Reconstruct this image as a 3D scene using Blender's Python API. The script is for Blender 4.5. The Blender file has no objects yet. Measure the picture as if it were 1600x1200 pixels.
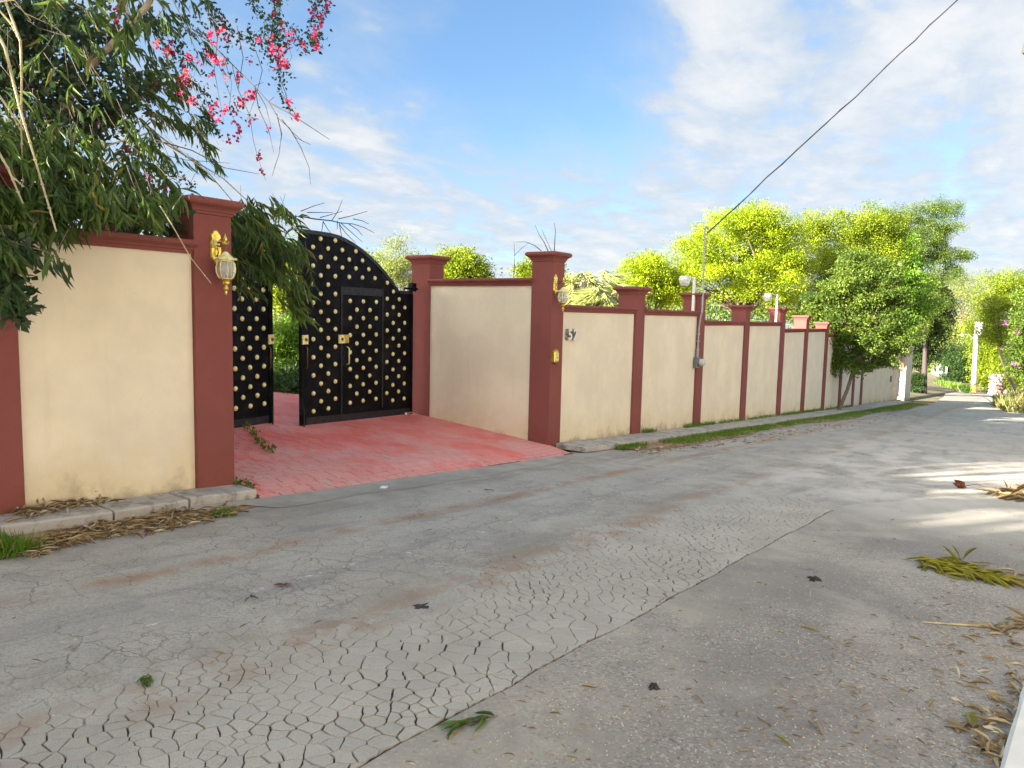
import bpy, bmesh, math, random
import numpy as np
from math import sin, cos, pi, radians, sqrt, atan2
from mathutils import Vector, Matrix

random.seed(7)
RNG = np.random.default_rng(11)
SC = bpy.context.scene
COL = SC.collection
EYE = 1.47                      # eye height above the road under the camera

# ------------------------------------------------------------------ camera
FPX = 1150.0
PITCH, ROLL, BETA = radians(5.45), radians(1.26), radians(35)
CAM = np.array([0.0, -6.0, EYE])
_h = np.array([cos(BETA), sin(BETA), 0.0]); _r = np.array([sin(BETA), -cos(BETA), 0.0]); _u = np.array([0, 0, 1.0])
_F = _h*cos(PITCH) - _u*sin(PITCH); _U = _u*cos(PITCH) + _h*sin(PITCH)
_R = _r*cos(ROLL) + _U*sin(ROLL); _U = _U*cos(ROLL) - _r*sin(ROLL)
cd = bpy.data.cameras.new('camera'); cam = bpy.data.objects.new('camera', cd); COL.objects.link(cam)
cam.matrix_world = Matrix(((_R[0], _U[0], -_F[0], CAM[0]), (_R[1], _U[1], -_F[1], CAM[1]), (_R[2], _U[2], -_F[2], CAM[2]), (0, 0, 0, 1)))
cd.sensor_fit = 'HORIZONTAL'; cd.sensor_width = 36.0; cd.lens = 36.0*FPX/1600.0
cd.clip_start = 0.05; cd.clip_end = 3000.0
SC.camera = cam

# ------------------------------------------------------------------ light
SUN_EL = radians(18.0)
SUN_AZ = np.array([-0.89, 0.455]); SUN_AZ = SUN_AZ/np.hypot(*SUN_AZ)
SUN_DIR = np.array([SUN_AZ[0]*cos(SUN_EL), SUN_AZ[1]*cos(SUN_EL), sin(SUN_EL)])   # towards the sun
EXPOSURE = 2.58
SKY_STRENGTH = 0.052
SUN_STRENGTH = 5.0

SC.view_settings.view_transform = 'Standard'; SC.view_settings.look = 'None'
SC.view_settings.gamma = 1.0; SC.view_settings.use_curve_mapping = False
SC.view_settings.exposure = EXPOSURE
sl = bpy.data.lights.new('sun', 'SUN'); sl.energy = SUN_STRENGTH; sl.angle = radians(0.53); sl.color = (1.0, 0.90, 0.74)
so = bpy.data.objects.new('sun', sl); COL.objects.link(so)
so.rotation_euler = Vector(SUN_DIR).to_track_quat('Z', 'Y').to_euler(); so.location = (-20, 14, 14)


class G:
    """small helper round a node tree"""
    def __init__(s, nt): s.t = nt; s.n = nt.nodes; s.l = nt.links
    def add(s, typ, **kw):
        n = s.n.new(typ)
        for k, v in kw.items(): setattr(n, k, v)
        return n
    def put(s, sock, v):
        if hasattr(v, 'is_output') or isinstance(v, bpy.types.NodeSocket): s.l.new(v, sock)
        elif v is not None: sock.default_value = v
    def math(s, op, a, b=None, c=None, clamp=False):
        n = s.add('ShaderNodeMath', operation=op); n.use_clamp = clamp
        for i, v in enumerate((a, b, c)):
            if v is not None: s.put(n.inputs[i], v)
        return n.outputs[0]
    def vmath(s, op, a, b=None, scale=None):
        n = s.add('ShaderNodeVectorMath', operation=op); s.put(n.inputs[0], a)
        if b is not None: s.put(n.inputs[1], b)
        if scale is not None: s.put(n.inputs['Scale'], scale)
        return n.outputs['Value' if op in ('DOT_PRODUCT', 'LENGTH', 'DISTANCE') else 'Vector']
    def noise(s, vec, scale, detail=3, rough=0.55, dist=0.0, out=0):
        n = s.add('ShaderNodeTexNoise'); s.put(n.inputs['Vector'], vec)
        n.inputs['Scale'].default_value = scale; n.inputs['Detail'].default_value = detail
        n.inputs['Roughness'].default_value = rough; n.inputs['Distortion'].default_value = dist
        return n.outputs[out]
    def voro(s, vec, scale, feature='F1', rnd=1.0, out='Distance'):
        n = s.add('ShaderNodeTexVoronoi', feature=feature); s.put(n.inputs['Vector'], vec)
        n.inputs['Scale'].default_value = scale; n.inputs['Randomness'].default_value = rnd
        return n.outputs[out]
    def ramp(s, f, lo, hi, a=0.0, b=1.0, smooth=True):
        n = s.add('ShaderNodeMapRange'); n.clamp = True
        if smooth: n.interpolation_type = 'SMOOTHSTEP'
        s.put(n.inputs['Value'], f)
        for k, v in zip((1, 2, 3, 4), (lo, hi, a, b)): s.put(n.inputs[k], v)
        return n.outputs[0]
    def mix(s, f, a, b, blend='MIX'):
        n = s.add('ShaderNodeMix', data_type='RGBA', blend_type=blend); n.clamp_factor = True
        s.put(n.inputs[0], f)
        for i, v in ((6, a), (7, b)):
            if isinstance(v, tuple) and len(v) == 3: v = (*v, 1.0)
            s.put(n.inputs[i], v)
        return n.outputs[2]
    def sep(s, v):
        n = s.add('ShaderNodeSeparateXYZ'); s.put(n.inputs[0], v); return n.outputs
    def comb(s, x=0.0, y=0.0, z=0.0):
        n = s.add('ShaderNodeCombineXYZ')
        for i, v in enumerate((x, y, z)): s.put(n.inputs[i], v)
        return n.outputs[0]
    def attr(s, name, out='Fac'):
        n = s.add('ShaderNodeAttribute'); n.attribute_name = name; return n.outputs[out]


def px_ray(x, y):
    return _F + _R*((x-800)/FPX) - _U*((y-600)/FPX)
def px_dir(x, y):
    d = px_ray(x, y); return d/np.linalg.norm(d)

# world: physical sky with a drifting layer of thin cloud
W = bpy.data.worlds.new('World'); SC.world = W; W.use_nodes = True
g = G(W.node_tree); g.n.clear()
sky = g.add('ShaderNodeTexSky'); sky.sky_type = 'NISHITA'; sky.sun_disc = False
sky.sun_elevation = SUN_EL; sky.sun_rotation = atan2(SUN_DIR[0], SUN_DIR[1])
sky.altitude = 1500; sky.air_density = 1.0; sky.dust_density = 0.35; sky.ozone_density = 2.0
tc = g.add('ShaderNodeTexCoord').outputs['Generated']
sx, sy, sz = g.sep(tc)
up = g.math('MAXIMUM', sz, 0.0)
den = g.math('ADD', up, 0.16)
cp = g.comb(g.math('DIVIDE', sx, den), g.math('DIVIDE', sy, den), 0.0)
rot = g.add('ShaderNodeMapping'); g.put(rot.inputs['Vector'], cp)
rot.inputs['Rotation'].default_value = (0, 0, radians(-38)); rot.inputs['Scale'].default_value = (1.0, 2.1, 1.0); rot.inputs['Location'].default_value = (3.1, 1.7, 0)
n1 = g.noise(rot.outputs[0], 1.7, 8, 0.60, 0.45)
n2 = g.noise(cp, 4.2, 8, 0.62, 0.35)
dens = g.math('ADD', g.math('MULTIPLY', n1, 0.60), g.math('MULTIPLY', n2, 0.40))
# where the cloud banks stand in the sky (directions, angular radius, amount)
BANKS = [(1090, 60, .09, .15), (1160, 110, .10, .09), (1330, 110, .10, .08), (1560, 40, .13, .10), (1250, 210, .08, .08), (1530, 230, .13, .12),
         (565, 128, .07, .13), (660, 245, .08, .11), (830, 185, .08, .08), (490, 205, .07, .06), (1000, 250, .16, .06), (400, 90, .09, -.05), (480, 60, .06, -.08), (560, 190, .05, -.06), (330, 200, .10, .03),
         (740, 50, .16, -.17), (900, 70, .13, -.17), (820, 130, .10, -.06), (570, 20, .10, -.03), (1010, 60, .05, -.08), (1215, 35, .06, -.10), (1440, 190, .06, -.10), (1330, 170, .08, -.08), (1450, 330, .08, -.07), (1040, 190, .07, -.07), (930, 290, .05, -.07), (640, 195, .05, -.05), (1170, 185, .05, -.04), (1440, 185, .04, -.06)]
bias = None
for x, y, rad, amt in BANKS:
    d = px_dir(x, y)
    dot = g.vmath('DOT_PRODUCT', tc, tuple(d))
    b = g.ramp(dot, cos(rad*1.5), 1.0, 0.0, amt)
    bias = b if bias is None else g.math('ADD', bias, b)
horizon_veil = g.ramp(up, 0.0, 0.30, 0.13, 0.0)
dens = g.math('ADD', g.math('ADD', dens, bias), horizon_veil)
puff = g.math('ADD', dens, g.math('MULTIPLY', g.math('SUBTRACT', g.noise(cp, 8.5, 8, .60, .25), .5), .30))
body = g.ramp(puff, 0.47, 0.66)
veil = g.ramp(dens, 0.22, 0.74, 0.0, 0.72)
cov = g.math('SUBTRACT', 1.0, g.math('MULTIPLY', g.math('SUBTRACT', 1.0, body), g.math('SUBTRACT', 1.0, veil)))
core = g.ramp(g.math('ADD', dens, g.math('MULTIPLY', g.math('SUBTRACT', g.noise(cp, 5.5, 5, .62, .4), .5), .34)), 0.50, 0.86)
cloud_col = g.mix(core, (2.05, 2.35, 2.7), (3.1, 3.1, 3.08))
# thin cloud scatters forward: it is brighter and warmer the nearer it stands to the sun
toward = g.math('MAXIMUM', g.vmath('DOT_PRODUCT', tc, tuple(SUN_DIR)), 0.0)
glow = g.math('POWER', toward, 3.0)
cloud_col = g.mix(1.0, cloud_col, g.mix(glow, (1.0, 1.0, 1.0), (12.0, 10.2, 8.0)), 'MULTIPLY')
skyc = g.mix(0.35, sky.outputs[0], (0.50, 1.30, 2.45))
colr = g.mix(g.math('MULTIPLY', cov, 0.93), skyc, cloud_col)
bg = g.add('ShaderNodeBackground'); g.put(bg.inputs[0], colr); bg.inputs[1].default_value = SKY_STRENGTH
wo = g.add('ShaderNodeOutputWorld'); g.l.new(bg.outputs[0], wo.inputs[0])

# ------------------------------------------------------------------ lie of the land
def prof(X):
    return np.interp(X, [-30, 0, 30, 60, 100, 150, 250, 400], [2.07, .09, -1.89, -3.78, -6.23, -7.93, -9.13, -10.03])
def road_z(X, Y=None): return prof(X) - 0.09
def drive_z(X, Y):
    return prof(X) + np.where(np.asarray(Y) > 0, 0.083*np.minimum(Y, 5.0), 0.20*np.maximum(Y, -0.45))
def land_z(X, Y):
    return np.where(np.asarray(Y) > 0.05, drive_z(X, Y) - 0.05, prof(X) - 0.17)
def at_depth(x, y, D): return CAM + px_ray(x, y)*D
def at_y(x, y, Y):
    d = px_ray(x, y); return CAM + d*((Y-CAM[1])/d[1])
def at_x(x, y, X):
    d = px_ray(x, y); return CAM + d*((X-CAM[0])/d[0])
_TS = np.concatenate([np.linspace(.5, 30, 4000), np.linspace(30, 400, 5000)])
def at_ground(x, y, f=road_z):
    P = CAM + np.outer(_TS, px_ray(x, y)); k = int(np.argmax(P[:, 2] < f(P[:, 0], P[:, 1]))); return P[k]

# ------------------------------------------------------------------ materials
MATS = {}
def new_mat(name):
    m = bpy.data.materials.new(name); m.use_nodes = True; g = G(m.node_tree); g.n.clear()
    out = g.add('ShaderNodeOutputMaterial'); b = g.add('ShaderNodeBsdfPrincipled'); g.l.new(b.outputs[0], out.inputs[0])
    MATS[name] = m
    return m, g, b, out
def bump(g, b, h, strength=0.3, dist=0.02):
    n = g.add('ShaderNodeBump'); n.inputs['Strength'].default_value = strength; n.inputs['Distance'].default_value = dist
    g.put(n.inputs['Height'], h); g.l.new(n.outputs[0], b.inputs['Normal'])
def geo(g): return g.add('ShaderNodeNewGeometry').outputs['Position']
def simple(name, col, rough=0.6, metal=0.0, var=0.12, vscale=9.0, bmp=0.0, bscale=60.0, spec=0.5):
    m, g, b, o = new_mat(name); p = geo(g)
    n = g.noise(p, vscale, 4, 0.6)
    lo = tuple(c*(1-var) for c in col); hi = tuple(min(1, c*(1+var)) for c in col)
    g.put(b.inputs['Base Color'], g.mix(g.ramp(n, .3, .7), lo, hi))
    b.inputs['Roughness'].default_value = rough; b.inputs['Metallic'].default_value = metal
    b.inputs['Specular IOR Level'].default_value = spec
    if bmp: bump(g, b, g.noise(p, bscale, 3, .6), bmp, 0.01)
    return m

def wall_paint(name, col, dirt, dirt_h=0.55):
    """painted render: trowel relief, rain streaks, damp and moss creeping up from the foot"""
    m, g, b, o = new_mat(name); p = geo(g); x, y, z = g.sep(p)
    base = g.math('SUBTRACT', z, g.math('MULTIPLY_ADD', x, -0.0657, 0.09))     # height above the sloping pavement
    blotch = g.ramp(g.noise(p, 1.3, 5, .6), .35, .7)
    c = g.mix(blotch, tuple(k*.93 for k in col), tuple(min(1, k*1.05) for k in col))
    st = g.noise(g.comb(g.math('ADD', g.math('MULTIPLY', x, 9.0), g.math('MULTIPLY', y, 9.0)), 0.0, g.math('MULTIPLY', z, .55)), 1.0, 4, .65)
    c = g.mix(g.ramp(st, .52, .80, 0, .30), c, tuple(k*f for k, f in zip(col, (.80, .74, .66))))
    nz = g.noise(p, 3.2, 6, .62); nf = g.noise(p, 15, 4, .6)
    hh = g.math('ADD', base, g.math('MULTIPLY', g.math('SUBTRACT', nz, .5), -0.95))
    hh = g.math('ADD', hh, g.math('MULTIPLY', g.math('SUBTRACT', nf, .5), -0.14))
    damp = g.ramp(hh, dirt_h, 0.02, 0.0, .55)
    c = g.mix(damp, c, tuple(k*f for k, f in zip(col, (.86, .78, .58))))
    moss = g.ramp(hh, .14, -0.14, 0.0, dirt)
    c = g.mix(moss, c, (.075, .065, .032))
    sp = g.ramp(g.noise(p, 40, 2, .5), .70, .78, 0, .35)
    c = g.mix(sp, c, tuple(k*.55 for k in col))
    g.put(b.inputs['Base Color'], c); b.inputs['Roughness'].default_value = .85; b.inputs['Specular IOR Level'].default_value = .25
    bump(g, b, g.math('ADD', g.noise(p, 70, 3, .6), g.math('MULTIPLY', g.noise(p, 6, 3, .5), 2.0)), .22, .012)
    return m
wall_paint('cream_render', (.80, .72, .555), .45)
wall_paint('pale_render', (.78, .66, .52), .7)
wall_paint('maroon_paint', (.238, .076, .066), .30, .35)
simple('black_paint', (.004, .0048, .0075), .45, 0.0, .5, 5.0, .12, 45, .08)
simple('black_paint_worn', (.012, .014, .021), .5, 0.0, .6, 14.0, .1, 45, .4)
simple('brass', (.90, .78, .38), .36, 0.15, .25, 30.0)
simple('brass_bright', (.78, .55, .12), .28, .75, .45, 22.0)
simple('aged_brass', (.16, .095, .045), .4, .6, .4, 40)
simple('steel', (.55, .55, .54), .35, .8, .1, 30)
wall_paint('neighbour_render', (.78, .66, .46), .6)
simple('digit_side', (.27, .26, .21), .6, 0, .2, 20)
simple('galvanised', (.34, .36, .37), .45, .55, .2, 25)
simple('white_paint', (.76, .74, .68), .55, 0, .06, 6)
simple('grey_plastic', (.16, .17, .17), .5, 0, .15, 20)
simple('dark_wire', (.02, .021, .026), .6, 0, .2, 5)
simple('pink_render', (.55, .34, .27), .85, 0, .15, 2.5, .2, 40)
simple('lamp_olive', (.10, .095, .05), .6, 0, .2, 9)
simple('wood_pole', (.36, .33, .28), .8, 0, .2, 7, .3, 30)
simple('pole_yellow', (.55, .33, .06), .75, 0, .2, 7)
simple('fence_board', (.36, .37, .385), .8, 0, .15, 1.5)
simple('pale_stone', (.40, .36, .32), .85, 0, .3, 8, .4, 25)
simple('stone', (.42, .33, .29), .85, 0, .3, 8, .4, 25)
simple('red_stone', (.42, .20, .15), .85, 0, .3, 8, .4, 25)
simple('plastic_scrap', (.70, .72, .80), .3, 0, .1, 30)
simple('far_white_wall', (.62, .62, .62), .8, 0, .1, 1.5)
simple('bark', (.14, .10, .075), .85, 0, .4, 22, .6, 60)
simple('pale_bark', (.40, .33, .24), .8, 0, .3, 20, .5, 60)
simple('twig', (.17, .125, .10), .8, 0, .35, 30)
simple('dark_twig', (.06, .045, .042), .8, 0, .3, 30)
simple('culm', (.42, .36, .20), .55, 0, .25, 14)
m, g, b, o = new_mat('lamp_glass')
gp = geo(g)
b.inputs['Base Color'].default_value = (.86, .88, .88, 1); b.inputs['Roughness'].default_value = .12
b.inputs['Transmission Weight'].default_value = .75; b.inputs['IOR'].default_value = 1.2
bump(g, b, g.noise(gp, 60, 2, .5), .25, .01)
m, g, b, o = new_mat('frosted_glass')
b.inputs['Base Color'].default_value = (.72, .72, .68, 1); b.inputs['Roughness'].default_value = .35; b.inputs['Transmission Weight'].default_value = .35

m = MATS['black_paint']; g = G(m.node_tree); b = next(n for n in m.node_tree.nodes if n.type == 'BSDF_PRINCIPLED'); p = geo(g); old = b.inputs['Base Color'].links[0].from_socket
dust = g.math('MULTIPLY', g.ramp(g.noise(p, 2.2, 6, .66, .4), .48, .70), g.ramp(g.noise(p, 18, 4, .6), .35, .65))
g.put(b.inputs['Base Color'], g.mix(g.math('MULTIPLY', dust, .65), old, (.035, .037, .045)))
g.put(b.inputs['Roughness'], g.ramp(g.noise(p, 4, 4, .6), .3, .7, .36, .6))

def leaf_mat(name, dark, light, trans=0.35, rough=.5, odd=None, odd_at=.94, tcol=None):
    """colour from each leaf's own random tone; light also passes through the blade"""
    m, g, b, o = new_mat(name)
    t = g.attr('tone')
    c = g.mix(t, dark, light)
    if odd: c = g.mix(g.ramp(t, odd_at, odd_at+.01), c, odd)
    g.put(b.inputs['Base Color'], c); b.inputs['Roughness'].default_value = rough; b.inputs['Specular IOR Level'].default_value = .35
    tr = g.add('ShaderNodeBsdfTranslucent')
    g.put(tr.inputs[0], g.mix(.55, c, tcol or tuple(min(1, k*1.6) for k in light), 'MIX'))
    mx = g.add('ShaderNodeMixShader'); mx.inputs[0].default_value = trans
    g.l.new(b.outputs[0], mx.inputs[1]); g.l.new(tr.outputs[0], mx.inputs[2]); g.l.new(mx.outputs[0], o.inputs[0])
    return m
leaf_mat('bamboo_leaf', (.020, .050, .012), (.125, .205, .030), .28, .42, (.24, .19, .05), .955)
leaf_mat('bamboo_dark_leaf', (.016, .040, .016), (.055, .105, .030), .25, .5, (.14, .11, .05), .95)
leaf_mat('vine_leaf', (.020, .045, .022), (.055, .095, .032), .22, .5, (.16, .10, .05), .96)
leaf_mat('bract', (.34, .016, .075), (.52, .035, .11), .35, .6, (.75, .16, .08), .88)
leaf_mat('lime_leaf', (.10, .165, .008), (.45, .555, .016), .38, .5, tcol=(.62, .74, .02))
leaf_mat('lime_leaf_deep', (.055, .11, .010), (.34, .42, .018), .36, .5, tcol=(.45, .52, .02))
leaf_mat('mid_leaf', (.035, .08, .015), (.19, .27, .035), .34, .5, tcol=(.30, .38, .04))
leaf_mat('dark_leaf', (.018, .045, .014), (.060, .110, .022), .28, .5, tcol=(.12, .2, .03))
leaf_mat('pale_leaf', (.16, .21, .055), (.36, .40, .11), .36, .55, tcol=(.42, .48, .12))
leaf_mat('palm_leaf', (.22, .27, .10), (.50, .53, .20), .25, .5, (.42, .30, .15), .90)
leaf_mat('shrub_leaf', (.06, .15, .014), (.24, .42, .035), .34, .45, tcol=(.28, .42, .04))
leaf_mat('grass_blade', (.05, .125, .012), (.17, .31, .025), .30, .5, (.30, .25, .09), .93)
leaf_mat('weed_blade', (.08, .11, .03), (.27, .26, .08), .30, .6, (.36, .28, .13), .85)
leaf_mat('dry_leaf', (.22, .145, .07), (.55, .43, .24), .15, .7, (.66, .58, .42), .86)
leaf_mat('dry_red_leaf', (.09, .025, .015), (.20, .06, .035), .1, .7)
leaf_mat('cut_leaf', (.15, .15, .018), (.42, .38, .045), .15, .6, (.34, .25, .09), .90)
leaf_mat('purple_bract', (.36, .05, .30), (.60, .16, .52), .3, .6)

# ground materials ---------------------------------------------------------
def asphalt(name, patch=False):
    m, g, b, o = new_mat(name); p = geo(g); x, y, z = g.sep(p)
    flat = g.comb(x, y, 0.0)
    fine = g.noise(flat, 260, 2, .6); mid = g.noise(flat, 32, 4, .6); big = g.noise(flat, .9, 4, .55); streak = g.noise(g.comb(g.math('MULTIPLY', x, .35), g.math('MULTIPLY', y, 2.2), 0), 1.6, 5, .6)
    if patch:
        c = g.mix(g.ramp(big, .3, .7), (.30, .275, .24), (.41, .38, .325))
    else:
        c = g.mix(g.ramp(big, .3, .7), (.40, .38, .325), (.50, .475, .41))
        c = g.mix(g.ramp(streak, .50, .72, 0, .8), c, (.25, .245, .235))
    c = g.mix(g.ramp(fine, .40, .68, 0, .55), c, (.17, .158, .142))
    chips = g.voro(flat, 88, 'F1', 1.0, 'Color')
    cr = g.sep(chips)[0]
    c = g.mix(g.ramp(cr, .74, .95, 0, .55 if patch else .3), c, (.56, .52, .47))
    c = g.mix(g.ramp(g.sep(chips)[1], .72, .95, 0, .6 if patch else .3), c, (.13, .115, .11))
    c = g.mix(g.ramp(mid, .55, .75, 0, .25), c, (.30, .27, .22))
    # dust that the wind leaves along the wheel lines
    wob = g.math('MULTIPLY', g.math('SUBTRACT', g.noise(g.comb(g.math('MULTIPLY', x, .6), 0, 0), 1.0, 3, .5), .5), .35)
    def band(y0, w, amt, col, sc=2.5):
        nonlocal c
        d = g.math('ABSOLUTE', g.math('SUBTRACT', g.math('ADD', y, wob), y0))
        f = g.ramp(d, w, 0.0, 0.0, 1.0)
        f = g.math('MULTIPLY', f, g.ramp(g.noise(flat, sc, 5, .65), .36, .62, 0, amt))
        c = g.mix(f, c, col)
    if not patch:
        band(-1.72, .17, .85, (.33, .21, .13))
        band(-3.10, .16, .75, (.34, .22, .14))
        band(-2.95, .50, .55, (.27, .235, .18))
        band(-0.95, .35, .55, (.27, .24, .19))
        band(-2.35, .40, .40, (.30, .29, .27), 1.2)
        # scraps of an old painted line
        d = g.math('ABSOLUTE', g.math('SUBTRACT', y, -2.42))
        f = g.math('MULTIPLY', g.ramp(g.noise(flat, 17, 4, .7), .50, .60), g.ramp(g.math('ADD', d, g.math('MULTIPLY', g.math('SUBTRACT', g.noise(flat, 6, 3, .6), .5), .25)), .11, .05))
        f = g.math('MULTIPLY', f, g.ramp(g.noise(g.comb(g.math('MULTIPLY', x, 2.0), g.math('MULTIPLY', y, 9), 0), 2.0, 3, .6), .57, .61, 0, .80))
        c = g.mix(f, c, (.70, .64, .59))
        # hair cracks
        wv = g.vmath('ADD', flat, g.vmath('SCALE', g.noise(flat, 5, 3, .6, out=1), None, .16))
        ce = g.voro(wv, 4.6, 'DISTANCE_TO_EDGE'); ce2 = g.voro(wv, 9.5, 'DISTANCE_TO_EDGE')
        zone = g.math('MULTIPLY', g.ramp(g.noise(flat, .8, 3, .5), .42, .58), g.ramp(g.math('ABSOLUTE', g.math('SUBTRACT', y, -2.0)), 1.3, .7))
        zone2 = g.math('MULTIPLY', g.ramp(g.noise(flat, 1.4, 3, .5), .48, .6), g.ramp(y, -1.9, -2.5))
        k = g.math('MAXIMUM', g.math('MULTIPLY', g.ramp(ce, .020, .006), zone), g.math('MULTIPLY', g.ramp(ce2, .030, .010), zone2))
        c = g.mix(g.math('MULTIPLY', k, .50), c, (.09, .075, .06))
        c = g.mix(g.ramp(g.noise(flat, 3.1, 6, .68, .4), .50, .66, 0, .38), c, (.23, .222, .21))
        c = g.mix(g.ramp(g.noise(flat, 95, 3, .65), .54, .68, 0, .60), c, (.17, .16, .15))
        c = g.mix(g.ramp(g.noise(flat, 70, 3, .65), .60, .74, 0, .45), c, (.66, .63, .57))
        hgt = g.math('SUBTRACT', g.math('MULTIPLY', fine, .35), k)
    else:
        band(-4.50, .60, .75, (.43, .395, .32), 1.5)
        c = g.mix(g.ramp(g.noise(flat, .75, 5, .62, .3), .44, .62, 0, .55), c, (.215, .198, .182))
        c = g.mix(g.ramp(g.noise(g.comb(g.math('ADD', x, 7.0), y, 0.0), 1.1, 5, .6, .3), .50, .68, 0, .60), c, (.46, .425, .36))
        c = g.mix(g.ramp(x, 6.8, 9.6), c, g.mix(g.ramp(big, .3, .7), (.40, .38, .325), (.50, .475, .41)))
        hgt = g.math('MULTIPLY_ADD', cr, .6, fine)
    # old concrete dust further along
    cx = g.math('MULTIPLY', g.ramp(x, 7.5, 10.0), g.ramp(x, 22.0, 14.0))
    cy = g.ramp(g.math('ABSOLUTE', g.math('SUBTRACT', y, -4.9)), 2.6, 1.2)
    f = g.math('MULTIPLY', g.math('MULTIPLY', cx, cy), g.ramp(g.noise(g.comb(g.math('MULTIPLY', x, .8), g.math('MULTIPLY', y, 1.3), 0), 1.1, 6, .62, .3), .40, .60, 0, .9))
    c = g.mix(f, c, (.56, .52, .465))
    spot = g.ramp(g.voro(flat, .55), .085, .05, 0, .55)
    c = g.mix(g.math('MULTIPLY', spot, g.ramp(g.noise(flat, 14, 3, .7), .35, .6)), c, (.06, .055, .052))
    g.put(b.inputs['Base Color'], c); b.inputs['Roughness'].default_value = .88; b.inputs['Specular IOR Level'].default_value = .3
    bump(g, b, hgt, .55, .008)
    return m
asphalt('road_asphalt'); asphalt('patch_asphalt', True)
m, g, b, o = new_mat('asphalt_slab')
p = geo(g); oi = g.add('ShaderNodeObjectInfo').outputs['Random']
flat = p
c = g.mix(g.ramp(g.noise(p, 2.2, 4, .6), .3, .7), (.39, .37, .315), (.49, .465, .40))
c = g.mix(g.ramp(oi, 0, 1, 0, .35), c, (.33, .318, .295))
x, y, z = g.sep(p)
d = g.math('ABSOLUTE', g.math('SUBTRACT', y, -3.2))
c = g.mix(g.math('MULTIPLY', g.ramp(d, .28, .0), g.ramp(g.noise(p, 3, 4, .6), .38, .6, 0, .85)), c, (.34, .235, .16))
c = g.mix(g.ramp(g.noise(p, 240, 2, .6), .42, .7, 0, .5), c, (.19, .178, .16))
c = g.mix(g.ramp(g.noise(p, 30, 3, .6), .56, .75, 0, .35), c, (.33, .30, .25))
g.put(b.inputs['Base Color'], c); b.inputs['Roughness'].default_value = .88; b.inputs['Specular IOR Level'].default_value = .3
bump(g, b, g.noise(p, 240, 2, .6), .4, .006)
m, g, b, o = new_mat('concrete')
p = geo(g); oi = g.add('ShaderNodeObjectInfo').outputs['Random']
c = g.mix(g.ramp(g.noise(p, 2.5, 6, .62), .32, .68), (.36, .34, .295), (.54, .515, .46))
c = g.mix(g.ramp(g.noise(p, 7, 5, .65), .49, .64, 0, .8), c, (.17, .155, .125))
c = g.mix(g.ramp(oi, 0, 1, 0, .35), c, (.36, .34, .30))
c = g.mix(g.ramp(g.noise(p, 150, 2, .6), .5, .7, 0, .35), c, (.16, .15, .14))
g.put(b.inputs['Base Color'], c); b.inputs['Roughness'].default_value = .9
bump(g, b, g.noise(p, 60, 4, .65), .5, .012)
m, g, b, o = new_mat('apron_concrete')
p = geo(g)
c = g.mix(g.ramp(g.noise(p, 1.8, 6, .62), .32, .68), (.30, .28, .24), (.42, .40, .34))
c = g.mix(g.ramp(g.noise(p, 5, 5, .65), .56, .72, 0, .6), c, (.36, .29, .20))
c = g.mix(g.ramp(g.noise(p, 200, 2, .6), .5, .7, 0, .4), c, (.12, .115, .11))
g.put(b.inputs['Base Color'], c); b.inputs['Roughness'].default_value = .92
bump(g, b, g.noise(p, 90, 3, .65), .5, .01)
m, g, b, o = new_mat('red_stamped')
p = geo(g); x, y, z = g.sep(p); oi = g.add('ShaderNodeObjectInfo').outputs['Random']
c = g.mix(g.ramp(g.noise(p, 1.6, 5, .6), .3, .7), (.76, .17, .14), (.80, .30, .26))
worn = g.math('ADD', g.noise(p, 1.1, 5, .62, .3), g.ramp(y, 2.2, -.5, -.12, .10))
c = g.mix(g.ramp(worn, .46, .64, 0, .62), c, (.68, .40, .36))
c = g.mix(g.ramp(g.noise(g.comb(g.math('MULTIPLY', x, 1.6), g.math('MULTIPLY', y, .7), 0), 2.6, 5, .65), .60, .68, 0, .62), c, (.60, .48, .40))
c = g.mix(g.ramp(oi, 0, 1, 0, .12), c, (.42, .12, .11))
c = g.mix(g.ramp(g.noise(p, 90, 3, .6), .52, .72, 0, .25), c, (.25, .07, .065))
g.put(b.inputs['Base Color'], c); b.inputs['Roughness'].default_value = .7; b.inputs['Specular IOR Level'].default_value = .25
bump(g, b, g.noise(p, 40, 4, .6), .35, .008)
simple('joint_red', (.13, .03, .028), .85, 0, .3, 12, .3, 40)
m, g, b, o = new_mat('soil')
p = geo(g)
c = g.mix(g.ramp(g.noise(p, 1.2, 5, .6), .3, .7), (.13, .095, .06), (.24, .185, .115))
c = g.mix(g.ramp(g.noise(p, .5, 4, .6), .45, .62, 0, .85), c, (.085, .115, .03))
c = g.mix(g.ramp(g.noise(p, 45, 3, .6), .5, .7, 0, .5), c, (.30, .23, .14))
g.put(b.inputs['Base Color'], c); b.inputs['Roughness'].default_value = .95
bump(g, b, g.noise(p, 20, 4, .65), .6, .03)
simple('verge_soil', (.30, .19, .105), .95, 0, .35, 5, .6, 40)
simple('dark_soil', (.035, .030, .026), .95, 0, .4, 18)
simple('crack_dirt', (.06, .048, .038), .95, 0, .4, 18)

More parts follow.
